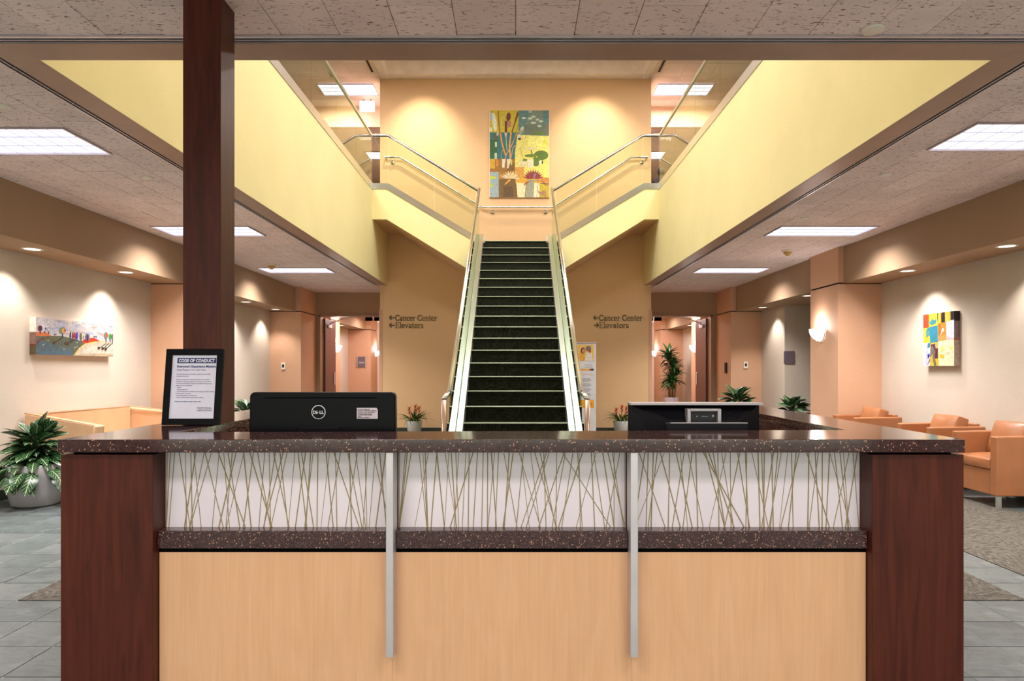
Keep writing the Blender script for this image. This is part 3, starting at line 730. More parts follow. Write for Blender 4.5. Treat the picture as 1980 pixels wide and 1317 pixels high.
GL = {   # slab serif outlines as pen strokes: (advance, [(points, pen width)...]); cap height 1, x height .68
 'C': (.86, [(A_(.46, .5, .37, .44, 48, 312, 20), .14), ([(.76, .98), (.76, .68)], .07), ([(.76, .30), (.76, .08)], .07)]),
 'a': (.60, [(A_(.26, .46, .19, .17, 150, 0, 8)+[(.45, .04)], .12), (A_(.27, .21, .17, .16, 60, 330, 12), .11), ([(.42, .04), (.56, .04)], .07)]),
 'n': (.72, [([(.17, 0), (.17, .66)], .13), (A_(.36, .44, .19, .20, 170, 0, 8)+[(.55, 0)], .12), ([(.04, .64), (.17, .64)], .07), ([(.04, .035), (.30, .035)], .07), ([(.43, .035), (.68, .035)], .07)]),
 'c': (.56, [(A_(.31, .34, .23, .29, 50, 310, 14), .12), ([(.48, .66), (.48, .46)], .06)]),
 'e': (.60, [(A_(.30, .34, .23, .29, 0, 315, 16), .11), ([(.09, .35), (.53, .35)], .07)]),
 'r': (.52, [([(.17, 0), (.17, .66)], .13), (A_(.36, .42, .19, .19, 170, 55, 6), .12), ([(.04, .64), (.17, .64)], .07), ([(.04, .035), (.32, .035)], .07)]),
 'E': (.80, [([(.20, 0), (.20, 1)], .14), ([(.05, .965), (.70, .965)], .07), ([(.05, .035), (.72, .035)], .07), ([(.20, .52), (.52, .52)], .07), ([(.69, 1), (.69, .78)], .07), ([(.71, 0), (.71, .24)], .07), ([(.52, .64), (.52, .40)], .06)]),
 'l': (.34, [([(.17, 0), (.17, 1.02)], .13), ([(.04, .985), (.17, .985)], .07), ([(.04, .035), (.31, .035)], .07)]),
 'v': (.62, [([(.11, .66), (.31, .03)], .12), ([(.31, .03), (.51, .66)], .09), ([(.0, .645), (.24, .645)], .07), ([(.39, .645), (.62, .645)], .07)]),
 't': (.42, [([(.18, .88), (.18, .18)]+A_(.29, .17, .11, .13, 180, 300, 5), .12), ([(.03, .64), (.38, .64)], .07)]),
 'o': (.64, [(A_(.32, .34, .24, .29, 0, 360, 20), .12)]),
 's': (.50, [(A_(.25, .48, .16, .14, 30, 270, 8)+A_(.25, .19, .17, .15, 90, -150, 8), .10), ([(.41, .66), (.41, .50)], .06), ([(.08, .18), (.08, .0)], .06)]),
 ' ': (.36, [])}
def word(s, px0, px1, base, cap, par):
    x0 = (px0-CX)*DB/F; wd = (px1-px0)*DB/F; z0 = H-(base-CY)*DB/F; ch_ = cap*DB/F
    tot = sum(GL[c][0] for c in s); k = wd/tot; x = x0
    for c in s:
        adv, strokes = GL[c]; m = MB()
        for q, (pts, w_) in enumerate(strokes):
            y0 = DB-.013-.0004*q; w_ *= ch_*1.05
            for (ax_, az_), (bx_, bz_) in zip(pts[:-1], pts[1:]):
                a = Vector((x+ax_*k, z0+az_*ch_)); b = Vector((x+bx_*k, z0+bz_*ch_)); d = (b-a); 
                if d.length < 1e-6: continue
                e = d.normalized()*w_*.12; n_ = Vector((-d.y, d.x)).normalized()*w_/2
                m.prism([(p.x, y0, p.y) for p in (a-e+n_, b+e+n_, b+e-n_, a-e-n_)], (0, DB-.001-y0, 0))
        if strokes: m.build('letter', M['letter'], par)
        x += adv*k
for side, ax, wx, d2 in (('left', 758, 764, 1), ('right', 1152.5, 1158, -1)):
    t = thing('wall_lettering', 'bronze letters Cancer Center and Elevators on the tan wall %s of the stairs' % side, 'sign', ((wx-CX)*DB/F, DB, 1.9))
    word('Cancer Center', wx, wx+(81 if side == 'left' else 84), 620.5, 11.5, t)
    word('Elevators', wx, wx+(55 if side == 'left' else 58), 634.5, 11.5, t)
    for py, dd in ((614.5, 1), (629, d2)):
        arrow((ax-CX)*DB/F, H-(py-CY)*DB/F, 9.5*DB/F, dd, t)

# ------------------------------------------------------------------ reception desk
ZT = 1.08; YT = 2.505
dk = thing('reception_desk', 'reception desk with cherry wood ends, speckled brown top and maple panels', 'desk', (0, 2.55, 0))
def desk_top():
    o = [(-1.682, YT), (1.650, YT), (1.70, 4.75), (1.42, 4.75), (1.385, 2.93), (-1.40, 2.79), (-1.42, 4.9), (-1.70, 4.9)]
    o = [(-1.682, YT), (1.650, YT), (1.715, 4.75), (1.425, 4.75), (1.402, 2.90), (-1.385, 2.80), (-1.39, 4.9), (-1.70, 4.9)]
    return MB().prism([(x, y, ZT-.048) for x, y in o], (0, 0, .048))
desk_top().build('countertop', M['quartz'], dk, bevel=.003)
for xa, xb, side in ((-1.687, -1.345, -1), (1.322, 1.662, 1)):
    MB().box(xa, xb, 2.53, 2.95, 0, ZT-.058).build('end_panel', M['cherry'], dk, bevel=.003)
    MB().box(xa+.03 if side < 0 else xa+.01, xb-.01 if side < 0 else xb-.03, 2.56, 2.9, ZT-.06, ZT-.047).build('shadow_gap', M['black'], dk)
MB().box(-1.67, -1.64, 2.95, 4.88, 0, ZT-.048).box(-1.64, -1.40, 4.84, 4.88, 0, ZT-.048).box(-1.40, -1.385, 2.83, 4.88, .78, ZT-.048).build('side_panel', M['cherry'], dk)
MB().box(1.66, 1.69, 2.95, 4.73, 0, ZT-.048).box(1.42, 1.66, 4.70, 4.73, 0, ZT-.048).box(1.41, 1.425, 2.93, 4.73, .78, ZT-.048).build('side_panel', M['cherry'], dk)
MB().box(-1.385, -1.375, 2.83, 4.88, ZT-.22, ZT-.049).build('counter_skirt', M['quartz'], dk); MB().box(1.395, 1.405, 2.93, 4.73, ZT-.22, ZT-.049).build('counter_skirt', M['quartz'], dk)
MB().box(-1.38, 1.39, 2.82, 3.5, .715, .745).box(-1.38, -.9, 3.5, 4.8, .715, .745).box(.9, 1.40, 3.5, 4.7, .715, .745).build('work_surface', M['maple'], dk)
MB().box(-1.345, 1.322, 2.66, 2.68, .02, ZT-.048).build('back_board', M['cherry'], dk)
FX = (-.464, .437)
segs = [(-1.345, FX[0]-.013), (FX[0]+.013, FX[1]-.013), (FX[1]+.013, 1.322)]
rr = random.Random(11)
unit = MB().tube([(0, 0, 0), (0, 0, 1)], .00165, 5, cap=False)
rp = None
for i, (xa, xb) in enumerate(segs):
    MB().box(xa+.002, xb-.002, 2.56, 2.655, .665, .732).build('ledge', M['quartz'], dk, bevel=.002)
    MB().box(xa, xb, 2.575, 2.655, .648, .665).build('shadow_gap', M['black'], dk)
    MB().box(xa-(.0130 if i else -.002), xb+(.0130 if i < 2 else -.002), 2.572, 2.60, .06, .648).build('maple_panel', M['maple'], dk, bevel=.0015, seg=1)
    p = MB().box(xa+.001, xb-.001, 2.622, 2.634, .73, ZT-.048).build('resin_panel', M['acrylic'], dk)
    n = int((xb-xa)/.0165)
    for k in range(n):
        xt = xa+(k+rr.uniform(.05, .95))*(xb-xa)/n; xbm = xt+rr.gauss(0, .045)+rr.choice((-.035, .035, 0))
        z0, z1 = .732, ZT-.049; t0, t1 = 0., 1.
        xt = min(max(xt, xa+.004), xb-.004)
        if not xa+.004 < xbm < xb-.004: xbm = min(max(xbm, xa+.004), xb-.004)
        a = Vector((xbm, 2.6215+rr.uniform(-.0015, .001), z0)); b = Vector((xt, 2.6215, z1)); d = b-a
        if rp is None:
            o = rp = unit.build('reed', M['reed'], p, local=True)
        else:
            o = rp.copy(); C.objects.link(o); o.parent = p
        o.location = a-BASE['reception_desk']; o.rotation_euler = d.to_track_quat('Z', 'Y').to_euler(); f_ = rr.uniform(.75, 1.35); o.scale = (f_, f_, d.length)
for x in FX:
    MB().box(x-.0135, x+.0135, YT+.008, 2.60, .276, ZT-.049).build('metal_fin', M['alum'], dk, bevel=.001, seg=1)

col_ = thing('wooden_column', 'tall square cherry wood column standing on the left desk wing', 'column', (-1.45, 3.26, ZT))
MB().box(-1.548, -1.372, 3.175, 3.335, ZT+.001, 3.079).build('column_shaft', M['cherry'], col_, bevel=.003)
MB().box(-1.555, -1.52, 3.170, 3.176, 1.1, 3.0).build('corner_seam', M['cherry'], col_) if False else None

# ------------------------------------------------------------------ framed notice leaning on the column
fw, fh = .265, .352
ns = thing('framed_notice', 'black framed code of conduct notice leaning on the wooden column', 'sign', (0, 0, 0))
def fb(x0, x1, z0, z1, y0=-.006, y1=.012): return MB().box(x0, x1, y0, y1, z0, z1)
bw = .029
for r in ((0, fw, 0, bw), (0, fw, fh-bw, fh), (0, bw, bw, fh-bw), (fw-bw, fw, bw, fh-bw)):
    fb(*r).build('frame_rail', M['plasticb'], ns, bevel=.0015, local=True)
MB().box(.01, fw-.01, .004, .010, .01, fh-.01).build('backing', M['black'], ns, local=True)
pp = MB().box(bw-.002, fw-bw+.002, .001, .004, bw-.002, fh-bw+.002).build('notice_sheet', M['paper'], ns, local=True)
MB().box(.052, .232, -.0006, .001, .286, .311).build('title_band', M['navy'], pp, local=True)
def nt(s, x, z, wdt, size, mat='greyp', bold=0.0, h=None):
    text(s, M[mat], pp, Matrix.Translation((x, .0002 if mat != 'whitepl' else -.0009, z)), width=wdt, size=size, depth=.0003, bold=bold, local=True, height=h, res=2)
nt('CODE OF CONDUCT', .059, .2905, .166, .02, 'whitepl', .03, .0165)
nt("Everyone's Experience Matters:", .053, .266, .18, .015, 'navy', .02)
nt('Please Respect Your Care Team', .053, .2515, .132, .011, 'greyp')
body = [('Memorial Hermann is committed to safety and to providing', .156), ('a healing environment.', .058), None, ('All forms of disruptive and violent behaviors are prohibited.', .153), ('Incidents of disruptive, aggressive and violence may result in', .160),
        ('removal from this facility. Examples of prohibited behaviors may', .166), ('include but are not limited to:', .076), ('•  Threats', .024), ('•  Physical aggression', .056), ('•  Verbal harassment, including abusive language, yelling, swearing', .178),
        ('    and/or sexual comments', .072), ('•  Threatening behavior and statements', .1), ('•  Failure to follow facility policies and procedures', .13)]
z = .233
for b in body:
    if b is None: z -= .007; continue
    nt(b[0], .052, z, b[1], .0062, 'greyp', 0.0); z -= .0092
nt('Thank you for helping us keep everyone safe.', .05, z-.010, .122, .0066, 'navy', .03)
nt('MEMORIAL', .156, .074, .068, .011, 'greyp', 0, .0085); nt('HERMANN', .156, .063, .068, .011, 'greyp', 0, .0085)
MB().lathe([(.0035, 0), (.0052, 0)], (.19, -.0004, .0785), 18, axis='y').build('emblem', M['gold'], pp, local=True)
ns.location = at(313, 823, 3.125); ns.location.z = ZT+.002
ns.rotation_euler = (-R(7.5), 0, 0)

# ------------------------------------------------------------------ computers
ml = thing('computer_monitor', 'black all-in-one computer seen from behind with round white maker logo', 'computer', ((623-CX)*2.93/F, 2.93, .745))
def mon_l():
    D = 2.93; x0, x1 = (482.5-CX)*D/F, (764-CX)*D/F; zt = H-(758.5-CY)*D/F; zb = zt-.375; r = .022
    pts = []
    for cx, cz, a0 in ((x1-r, zt-r, 0), (x0+r, zt-r, pi/2), (x0+r-.004, zb+r, pi), (x1-r+.004, zb+r, 3*pi/2)):
        for k in range(7): a = a0+pi/2*k/6; pts.append((cx+r*cos(a), cz+r*sin(a)))
    MB().prism([(x, D, z) for x, z in pts], (0, .045, 0)).build('housing', M['plasticb'], ml, bevel=.006, seg=3)
    MB().box(x0+.006, x1-.006, D+.045, D+.049, zb+.01, zt-.006).build('screen', M['blackp'], ml)
    xa, xb = (510-CX)*D/F, (728-CX)*D/F
    MB().box(xa, xb, D-.001, D+.004, H-(770.5-CY)*D/F, H-(768.3-CY)*D/F).build('vent_slot', M['black'], ml)
    MB().box((575-CX)*D/F, (658-CX)*D/F, D-.004, D+.01, .76, H-(824-CY)*D/F).build('stand_neck', M['plasticb'], ml, bevel=.006)
    MB().box((560-CX)*D/F, (673-CX)*D/F, D-.06, D+.14, .747, .762).build('stand_foot', M['plasticm'], ml, bevel=.004)
    lx, lz = (616-CX)*D/F, H-(797-CY)*D/F
    MB().lathe([(.0272, -.0015), (.0302, -.0015), (.0302, .002), (.0272, .002)], (lx, D, lz), 40, axis='y').build('logo_ring', M['whitepl'], ml)
    text('D', M['whitepl'], ml, Matrix.Translation((lx-.0232, D-.001, lz-.0068)), width=.0125, height=.0135, bold=.02, depth=.0006, name='logo_letter')
    text('E', M['whitepl'], ml, Matrix.Translation((lx-.0085, D-.001, lz-.0082)) @ Matrix.Rotation(-R(38), 4, 'Y'), width=.0105, height=.0115, bold=.02, depth=.0006, name='logo_letter')
    text('L', M['whitepl'], ml, Matrix.Translation((lx+.0048, D-.001, lz-.0068)), width=.0085, height=.0135, bold=.02, depth=.0006, name='logo_letter')
    text('L', M['whitepl'], ml, Matrix.Translation((lx+.0142, D-.001, lz-.0068)), width=.0085, height=.0135, bold=.02, depth=.0006, name='logo_letter')
    a, b = at(690, 810, D), at(730.5, 788.7, D)
    sk = MB().prism([(a.x, D-.0012, a.z), (b.x, D-.0012, a.z), (b.x, D-.0012, b.z-.008), (b.x-.006, D-.0012, b.z), (a.x, D-.0012, b.z)], (0, .002, 0)).build('asset_sticker', M['label'], ml)
    for s_, z_, wd in (('DO NOT REMOVE', .0385, .052), ('PROPERTY OF MEMORIAL HERMANN', .0325, .080), ('Asset Tag #: 00035768', .0255, .072), ('Wkstn:', .0085, .016), ('Service Tag : B0KZ8Y1', .0035, .050)):
        text(s_, M['blackp'], sk, Matrix.Translation((a.x+.004, D-.0016, a.z+z_)), width=wd, size=.006, bold=.03, depth=.0003, res=1)
    m = MB(); q = random.Random(4); x = a.x+.005
    while x < a.x+.066: w_ = q.choice((.0006, .0012, .0018)); m.box(x, x+w_, D-.0017, D-.0011, a.z+.0145, a.z+.0225); x += w_+q.choice((.0007, .0012))
    m.build('barcode', M['blackp'], sk)
mon_l()
mr = thing('computer_monitor', 'black monitor with silver top edge and silver square bracket, seen from behind', 'monitor', ((1348-CX)*3.05/F, 3.06, .745))
def mon_r():
    D = 3.06; X = lambda p: (p-CX)*D/F; Z = lambda p: H-(p-CY)*D/F
    x0, x1, zt, zb = X(1219), X(1476), Z(779.5), Z(779.5)-.37
    MB().box(x0, x1, D+.05, D+.075, zb, zt).build('bezel', M['plasticb'], mr, bevel=.003)
    MB().box(x0, x1, D-.004, D+.078, zt-.010, zt+.001).build('top_edge', M['silver'], mr, bevel=.002)
    o = [(x0+.004, zb), (x1-.004, zb), (x1-.004, zt-.011), (x0+.004, zt-.011)]; i = [(X(1300), zb+.1), (X(1424), zb+.1), (X(1432), Z(814)), (X(1290), Z(814))]
    vs = [(x, D+.05, z) for x, z in o]+[(x, D+.0, z) for x, z in i]
    MB().add(vs, [(0, 1, 5, 4), (1, 2, 6, 5), (2, 3, 7, 6), (3, 0, 4, 7), (4, 5, 6, 7), (3, 2, 1, 0)]).build('back_shell', M['plasticm'], mr)
    rb = MB()
    for k in range(40):
        f = (k+.5)/40; xa = X(1250)+f*(X(1452)-X(1250)); xb = X(1292)+f*(X(1430)-X(1292)); za, zb2 = Z(789), Z(811)
        g = lambda z: D+.05-.05*(zt-.011-z)/(zt-.011-Z(814))
        rb.prism([(xa-.0012, g(za)-.003, za), (xa+.0012, g(za)-.003, za), (xb+.0012, g(zb2)-.003, zb2), (xb-.0012, g(zb2)-.003, zb2)], (0, .003, 0))
    rb.build('vent_ribs', M['plasticb'], mr)
    a, b, t_, bt = X(1326), X(1391), Z(790), Z(826)
    k = .0155
    f = MB().box(a, a+k, D-.03, D+.02, bt, t_).box(b-k, b, D-.03, D+.02, bt, t_).box(a+k, b-k, D-.03, D+.02, t_-.011, t_)
    f.build('bracket_frame', M['silver'], mr, bevel=.002)
    MB().box(a+k, b-k, D-.005, D+.03, bt, t_-.011).build('bracket_plate', M['blackp'], mr)
    MB().box(X(1346), X(1348), D-.007, D-.004, Z(806), Z(804)).box(X(1356), X(1368), D-.007, D-.004, Z(805.5), Z(804.8)).box(X(1376), X(1380), D-.007, D-.004, Z(804), Z(802)).box(X(1376), X(1380), D-.007, D-.004, Z(806.5), Z(805)).build('printed_marks', M['silver'], mr)
    s = MB().box(X(1391), X(1421), D+.012, D+.016, Z(820), Z(813.5)).build('sticker', M['label'], mr)
    text('DO NOT REMOVE', M['blackp'], s, Matrix.Translation((X(1392), D+.0115, Z(817))), width=.062, size=.006, bold=.04, depth=.0003, res=1)
    MB().box(X(1335), X(1382), D-.02, D+.03, .76, bt).build('stand_neck', M['silver'], mr, bevel=.004)
    MB().box(X(1310), X(1400), D-.03, D+.15, .747, .762).build('stand_foot', M['plasticm'], mr, bevel=.004)
mon_r()
def lowbox():
    D = 2.945; X = lambda p: (p-CX)*D/F; Z = lambda p: H-(p-CY)*D/F
    t = thing('speaker_bar', 'low long black box in front of the right monitor, pale top edge', 'computer accessory', (X(1365), D, .745))
    MB().box(X(1289), X(1446), D, D+.045, .747, Z(818.5)).build('box_body', M['plasticm'], t, bevel=.003)
    MB().box(X(1297), X(1446), D-.001, D+.02, Z(818.8), Z(817.6)).build('top_edge', M['silver'], t)
lowbox()

# ------------------------------------------------------------------ roll-up banner
YB = 13.3; X = lambda p: (p-CX)*YB/F; Z = lambda p: H-(p-CY)*YB/F
bn = thing('rollup_banner', 'white roll-up banner with yellow photo panel behind the right stair rail', 'banner', ((X(1153)+X(1090))/2, YB, 0))
bx0, bx1, bz1 = X(1153)-.80, X(1152.5), Z(664)
MB().box(bx0, bx1, YB, YB+.006, .09, bz1).build('banner_sheet', M['banner'], bn)
MB().box(bx0-.005, bx1+.005, YB-.012, YB+.018, bz1, bz1+.022).build('top_rail', M['silver'], bn, bevel=.004)
MB().box(bx0-.01, bx1+.01, YB-.08, YB+.08, .015, .10).build('base_cassette', M['silver'], bn, bevel=.01)
MB().box(bx1-.06, bx1-.03, YB-.12, YB+.12, 0, .015).box(bx0+.03, bx0+.06, YB-.12, YB+.12, 0, .015).build('foot', M['silver'], bn)
MB().tube([(bx0+.4, YB+.02, .1), (bx0+.4, YB+.02, bz1)], .008, 8).build('support_pole', M['alum'], bn)
def poly(m, pts, c, y): m.prism([(X(p), y, Z(q)) for p, q in pts], (0, .0008, 0), lin(c))
art = MB(); y = YB-.001
def ell(cx, cy, rx, ry, n=14): return [(cx+rx*cos(2*pi*k/n), cy+ry*sin(2*pi*k/n)) for k in range(n)]
poly(art, [(1095, 698), (1148.5, 698), (1148.5, 666.5), (1095, 666.5)], (246, 202, 112), y)
poly(art, [(1116, 698), (1136, 698), (1134, 684), (1128, 681), (1118, 684)], (240, 184, 70), y-.001)
poly(art, [(1131, 698), (1146, 698), (1145, 686), (1139, 680), (1133, 682)], (236, 228, 226), y-.0018)
poly(art, ell(1127.5, 678, 4.6, 6), (96, 48, 36), y-.002); poly(art, ell(1128.5, 678.5, 3.2, 4.5), (222, 152, 124), y-.003)
poly(art, ell(1137.5, 674, 5.3, 5.2), (128, 112, 116), y-.0035); poly(art, ell(1140.2, 678, 2.8, 4.5), (164, 96, 66), y-.004)
poly(art, ell(1138.0, 673, 4.6, 3.8), (134, 118, 120), y-.0045)
poly(art, [(1100, 716.8), (1142, 716.8), (1142, 713), (1100, 713)], (244, 184, 74), y); poly(art, [(1142, 716.8), (1148, 716.8), (1148, 713), (1142, 713)], (44, 40, 60), y); poly(art, [(1139.5, 716.8), (1142.5, 716.8), (1142.5, 713), (1139.5, 713)], (196, 110, 60), y-.001)
poly(art, [(1100, 725), (1147, 725), (1147, 723.8), (1100, 723.8)], (240, 200, 160), y)
poly(art, [(1139, 789), (1148.5, 789), (1148.5, 773), (1139, 773)], (250, 182, 40), y); poly(art, [(1120, 789), (1140, 789), (1140, 773), (1120, 773)], (250, 182, 40), y)
poly(art, [(1141, 781), (1146, 781), (1146, 779.6), (1141, 779.6)], (190, 120, 40), y-.001)
for yy_, xe in ((706, 1144), (708.5, 1146), (711, 1146)): poly(art, [(1130, yy_), (xe, yy_), (xe, yy_-1), (1130, yy_-1)], (188, 184, 196), y)
for r0 in (733, 743, 752, 762):
    for q, xe in enumerate((1141, 1143, 1139)): poly(art, [(1124, r0+q*2.4), (xe, r0+q*2.4), (xe, r0+q*2.4-.9), (1124, r0+q*2.4-.9)], (120, 120, 136), y)
art.build('printed_design', M['paint'], bn)

# ------------------------------------------------------------------ paintings
def painting_pond():
    YP = DB-.045; xa, xb = (947-CX)*YP/F, (1061.5-CX)*YP/F; za, zb = H-(381.5-CY)*YP/F, H-(213.5-CY)*YP/F
    t = thing('painting', 'tall pond painting with cattails and water lilies above the landing', 'painting', ((xa+xb)/2, DB, za))
    MB().box(xa-.012, xb+.012, YP+.004, DB-.001, za-.004, zb+.002).build('canvas', M['canvas'], t, bevel=.004, seg=1)
    m = MB(); lay = [0]
    def P(pts, c):
        lay[0] += 1; y = YP+.003-lay[0]*.00004
        m.prism([(xa+(px-115)/750*(xb-xa), y, zb-(py-92)/1100*(zb-za)) for px, py in pts], (0, .0012, 0), lin(c))
    def B(x0, y0, x1, y1, c): P([(x0, y0), (x1, y0), (x1, y1), (x0, y1)], c)
    def E(cx, cy, rx, ry, c, rot=0, n=16): P([(cx+rx*cos(a)*cos(rot)-ry*sin(a)*sin(rot), cy+rx*cos(a)*sin(rot)+ry*sin(a)*cos(rot)) for a in [2*pi*k/n for k in range(n)]], c)
    def L(pts, w_, c):
        for (x0, y0), (x1, y1) in zip(pts[:-1], pts[1:]):
            l = math.hypot(x1-x0, y1-y0); nx, ny = -(y1-y0)/l*w_/2, (x1-x0)/l*w_/2; P([(x0+nx, y0+ny), (x1+nx, y1+ny), (x1-nx, y1-ny), (x0-nx, y0-ny)], c)
    B(115, 92, 865, 1192, (168, 120, 30)); B(115, 92, 490, 370, (186, 170, 16)); B(480, 92, 865, 410, (80, 122, 120)); P([(640, 92), (790, 92), (790, 250), (640, 330), (560, 260)], (112, 128, 112)); B(560, 270, 865, 405, (98, 112, 92))
    B(115, 370, 465, 705, (34, 106, 108)); B(115, 460, 210, 700, (32, 92, 42)); B(160, 390, 215, 460, (84, 88, 50)); P([(465, 400), (865, 415), (865, 940), (435, 940), (435, 620)], (222, 214, 108)); B(600, 420, 800, 540, (228, 226, 124)); B(780, 470, 850, 530, (212, 206, 80))
    B(115, 705, 430, 880, (150, 104, 22)); B(115, 705, 180, 830, (196, 156, 20)); B(330, 760, 430, 860, (120, 84, 20)); B(435, 810, 550, 940, (208, 150, 60)); B(115, 870, 228, 1192, (146, 166, 172)); P([(115, 925), (180, 925), (205, 950), (115, 965)], (180, 196, 30)); P([(115, 1000), (150, 1030), (160, 1060), (115, 1060)], (170, 190, 40))
    P([(228, 960), (450, 960), (470, 1192), (232, 1192)], (112, 82, 28)); P([(290, 1060), (400, 1050), (420, 1190), (280, 1190)], (92, 66, 28)); B(440, 940, 865, 1010, (216, 160, 34)); P([(450, 1005), (580, 1015), (560, 1192), (468, 1192)], (226, 216, 170)); P([(590, 970), (680, 970), (660, 1192), (565, 1192)], (150, 152, 130)); P([(680, 1010), (745, 1010), (745, 1192), (665, 1192)], (224, 216, 180)); P([(745, 1000), (865, 1040), (865, 1192), (745, 1192)], (186, 166, 30)); P([(760, 935), (865, 950), (865, 1000), (760, 985)], (198, 126, 50))
    E(175, 240, 28, 120, (212, 218, 186), -.12); P([(115, 120), (145, 120), (150, 215), (115, 215)], (160, 176, 176)); P([(115, 305), (145, 310), (150, 358), (115, 358)], (220, 214, 180))
    for pts, w_, c in (([(222, 100), (228, 230), (240, 350), (265, 500), (320, 660)], 14, (150, 76, 30)), ([(330, 120), (275, 180), (250, 300)], 8, (190, 180, 120)), ([(250, 380), (270, 510), (315, 660)], 18, (214, 144, 40)), ([(318, 370), (325, 500), (335, 600)], 9, (196, 182, 110)), ([(385, 370), (365, 540), (375, 700)], 20, (218, 150, 42)), ([(470, 110), (440, 230), (395, 370)], 16, (110, 60, 36)), ([(455, 380), (400, 520), (330, 640), (290, 760)], 12, (186, 150, 110)), ([(460, 520), (410, 560), (385, 690)], 10, (190, 150, 116)), ([(480, 250), (460, 330), (415, 480)], 6, (120, 84, 60)), ([(275, 590), (258, 690), (290, 740)], 8, (170, 140, 80)), ([(580, 400), (520, 560), (440, 610)], 7, (190, 180, 110)), ([(500, 560), (540, 700)], 5, (110, 110, 50)), ([(205, 710), (210, 800)], 26, (206, 128, 50))): L(pts, w_, c)
    B(305, 225, 335, 370, (92, 38, 32)); E(352, 175, 28, 56, (104, 34, 34), .1); P([(332, 225), (382, 225), (380, 300), (345, 310)], (170, 110, 96)); E(455, 180, 12, 60, (92, 48, 28), .4); P([(300, 375), (335, 375), (325, 430), (310, 430)], (200, 176, 150))
    B(180, 490, 206, 555, (180, 196, 170)); B(175, 630, 206, 706, (186, 200, 176)); P([(205, 372), (230, 372), (224, 410), (200, 410)], (190, 190, 150)); P([(272, 710), (315, 710), (300, 820), (270, 812)], (222, 214, 190)); P([(335, 710), (390, 700), (350, 830), (332, 822)], (214, 206, 184)); P([(370, 720), (400, 716), (398, 780), (384, 790)], (196, 190, 80))
    for cx, cy, rx in ((545, 188, 28), (625, 195, 32), (668, 172, 30), (718, 208, 22), (765, 230, 30), (668, 250, 34), (745, 290, 28)): E(cx, cy, rx, 13, (186, 204, 186))
    B(605, 95, 650, 122, (150, 168, 160)); E(520, 350, 26, 46, (150, 148, 120), .5); E(525, 320, 16, 30, (196, 196, 170), .5); E(492, 430, 24, 38, (206, 202, 172)); E(492, 452, 22, 14, (60, 20, 20)); E(732, 380, 62, 22, (96, 120, 42))
    E(765, 660, 92, 62, (84, 112, 24)); E(640, 665, 86, 20, (96, 122, 30)); E(700, 740, 50, 60, (88, 116, 28)); E(540, 765, 58, 45, (214, 206, 160)); E(560, 720, 30, 14, (92, 116, 36)); P([(600, 715), (672, 712), (668, 800), (640, 820), (596, 815)], (224, 216, 178)); B(738, 730, 776, 775, (222, 216, 178)); E(782, 748, 10, 24, (60, 80, 24)); E(640, 574, 92, 13, (214, 206, 160)); E(710, 682, 10, 7, (236, 210, 30)); P([(630, 592), (645, 600), (660, 640), (650, 645)], (60, 76, 24))
    def lily(cx, cy, R_, c, dark, n=9):
        for k in range(n):
            a = pi*(.06+.88*k/(n-1)); tx, ty = cx-R_*cos(a)*1.05, cy-R_*sin(a)*.95; dx, dy = (tx-cx), (ty-cy); l = math.hypot(dx, dy); nx, ny = -dy/l*R_*.13, dx/l*R_*.13
            mx, my = cx+dx*.5, cy+dy*.5; P([(cx, cy), (mx+nx, my+ny), (tx, ty), (mx-nx, my-ny)], c if k % 2 else dark)
    lily(380, 955, 112, (226, 208, 160), (206, 184, 136)); P([(240, 910), (300, 925), (350, 950), (330, 955), (265, 935)], (220, 180, 160)); P([(410, 950), (485, 955), (495, 968), (440, 962)], (214, 200, 170)); P([(360, 960), (385, 975), (320, 1030), (300, 1030)], (214, 160, 44))
    lily(665, 955, 128, (128, 36, 32), (146, 50, 34), 11); P([(664, 955), (672, 905), (690, 880), (700, 900), (685, 955)], (136, 110, 150)); P([(540, 1050), (560, 1010), (640, 970), (600, 1010)], (150, 84, 40)); P([(760, 975), (830, 1010), (835, 1045), (790, 1020)], (170, 100, 70)); L([(750, 1015), (860, 1025)], 8, (120, 84, 70)); L([(640, 980), (760, 975)], 10, (150, 150, 130))
    for x_ in (350, 580, 730): L([(x_, 985), (x_-20, 1185)], 3, (92, 70, 50))
    P([(720, 1105), (760, 1130), (790, 1105), (825, 1110), (828, 1185), (740, 1150)], (170, 120, 90))
    m.build('painted_design', M['paint'], t)
painting_pond()
def side_painting(label, xw, s, y_left, y_right, z0, z1, thick, draw, name_side):
    # a canvas on a side wall; u runs left to right as seen from the room
    t = thing('painting', label, 'painting', (xw, (y_left+y_right)/2, z0)); xf = xw-s*thick
    MB().box(*sorted((xf+s*.004, xw-s*.001)), *sorted((y_left, y_right)), z0, z1).build('canvas', M['canvas'], t)
    m = MB(); lay = [0]
    def P(pts, c, wrap=False):
        lay[0] += 1; x = xf+s*.003-s*lay[0]*.00005
        m.prism([(x, y_left+(y_right-y_left)*u, z0+(z1-z0)*v) for u, v in pts], (s*.0012, 0, 0), lin(c))
    def side(v0, v1, c):
        # painted edge facing the camera (the near end of the canvas)
        yn = min(y_left, y_right); m.box(xf+s*.001, xw-s*.002, yn-.0015, yn, z0+(z1-z0)*v0, z0+(z1-z0)*v1, lin(c))
    draw(P, side); m.build('painted_design', M['paint'], t)
def ov(cx, cy, rx, ry, n=14, a0=0, a1=2*pi): return [(cx+rx*cos(a0+(a1-a0)*k/n), cy+ry*sin(a0+(a1-a0)*k/n)) for k in range(n+(a1-a0 < 6.28))]
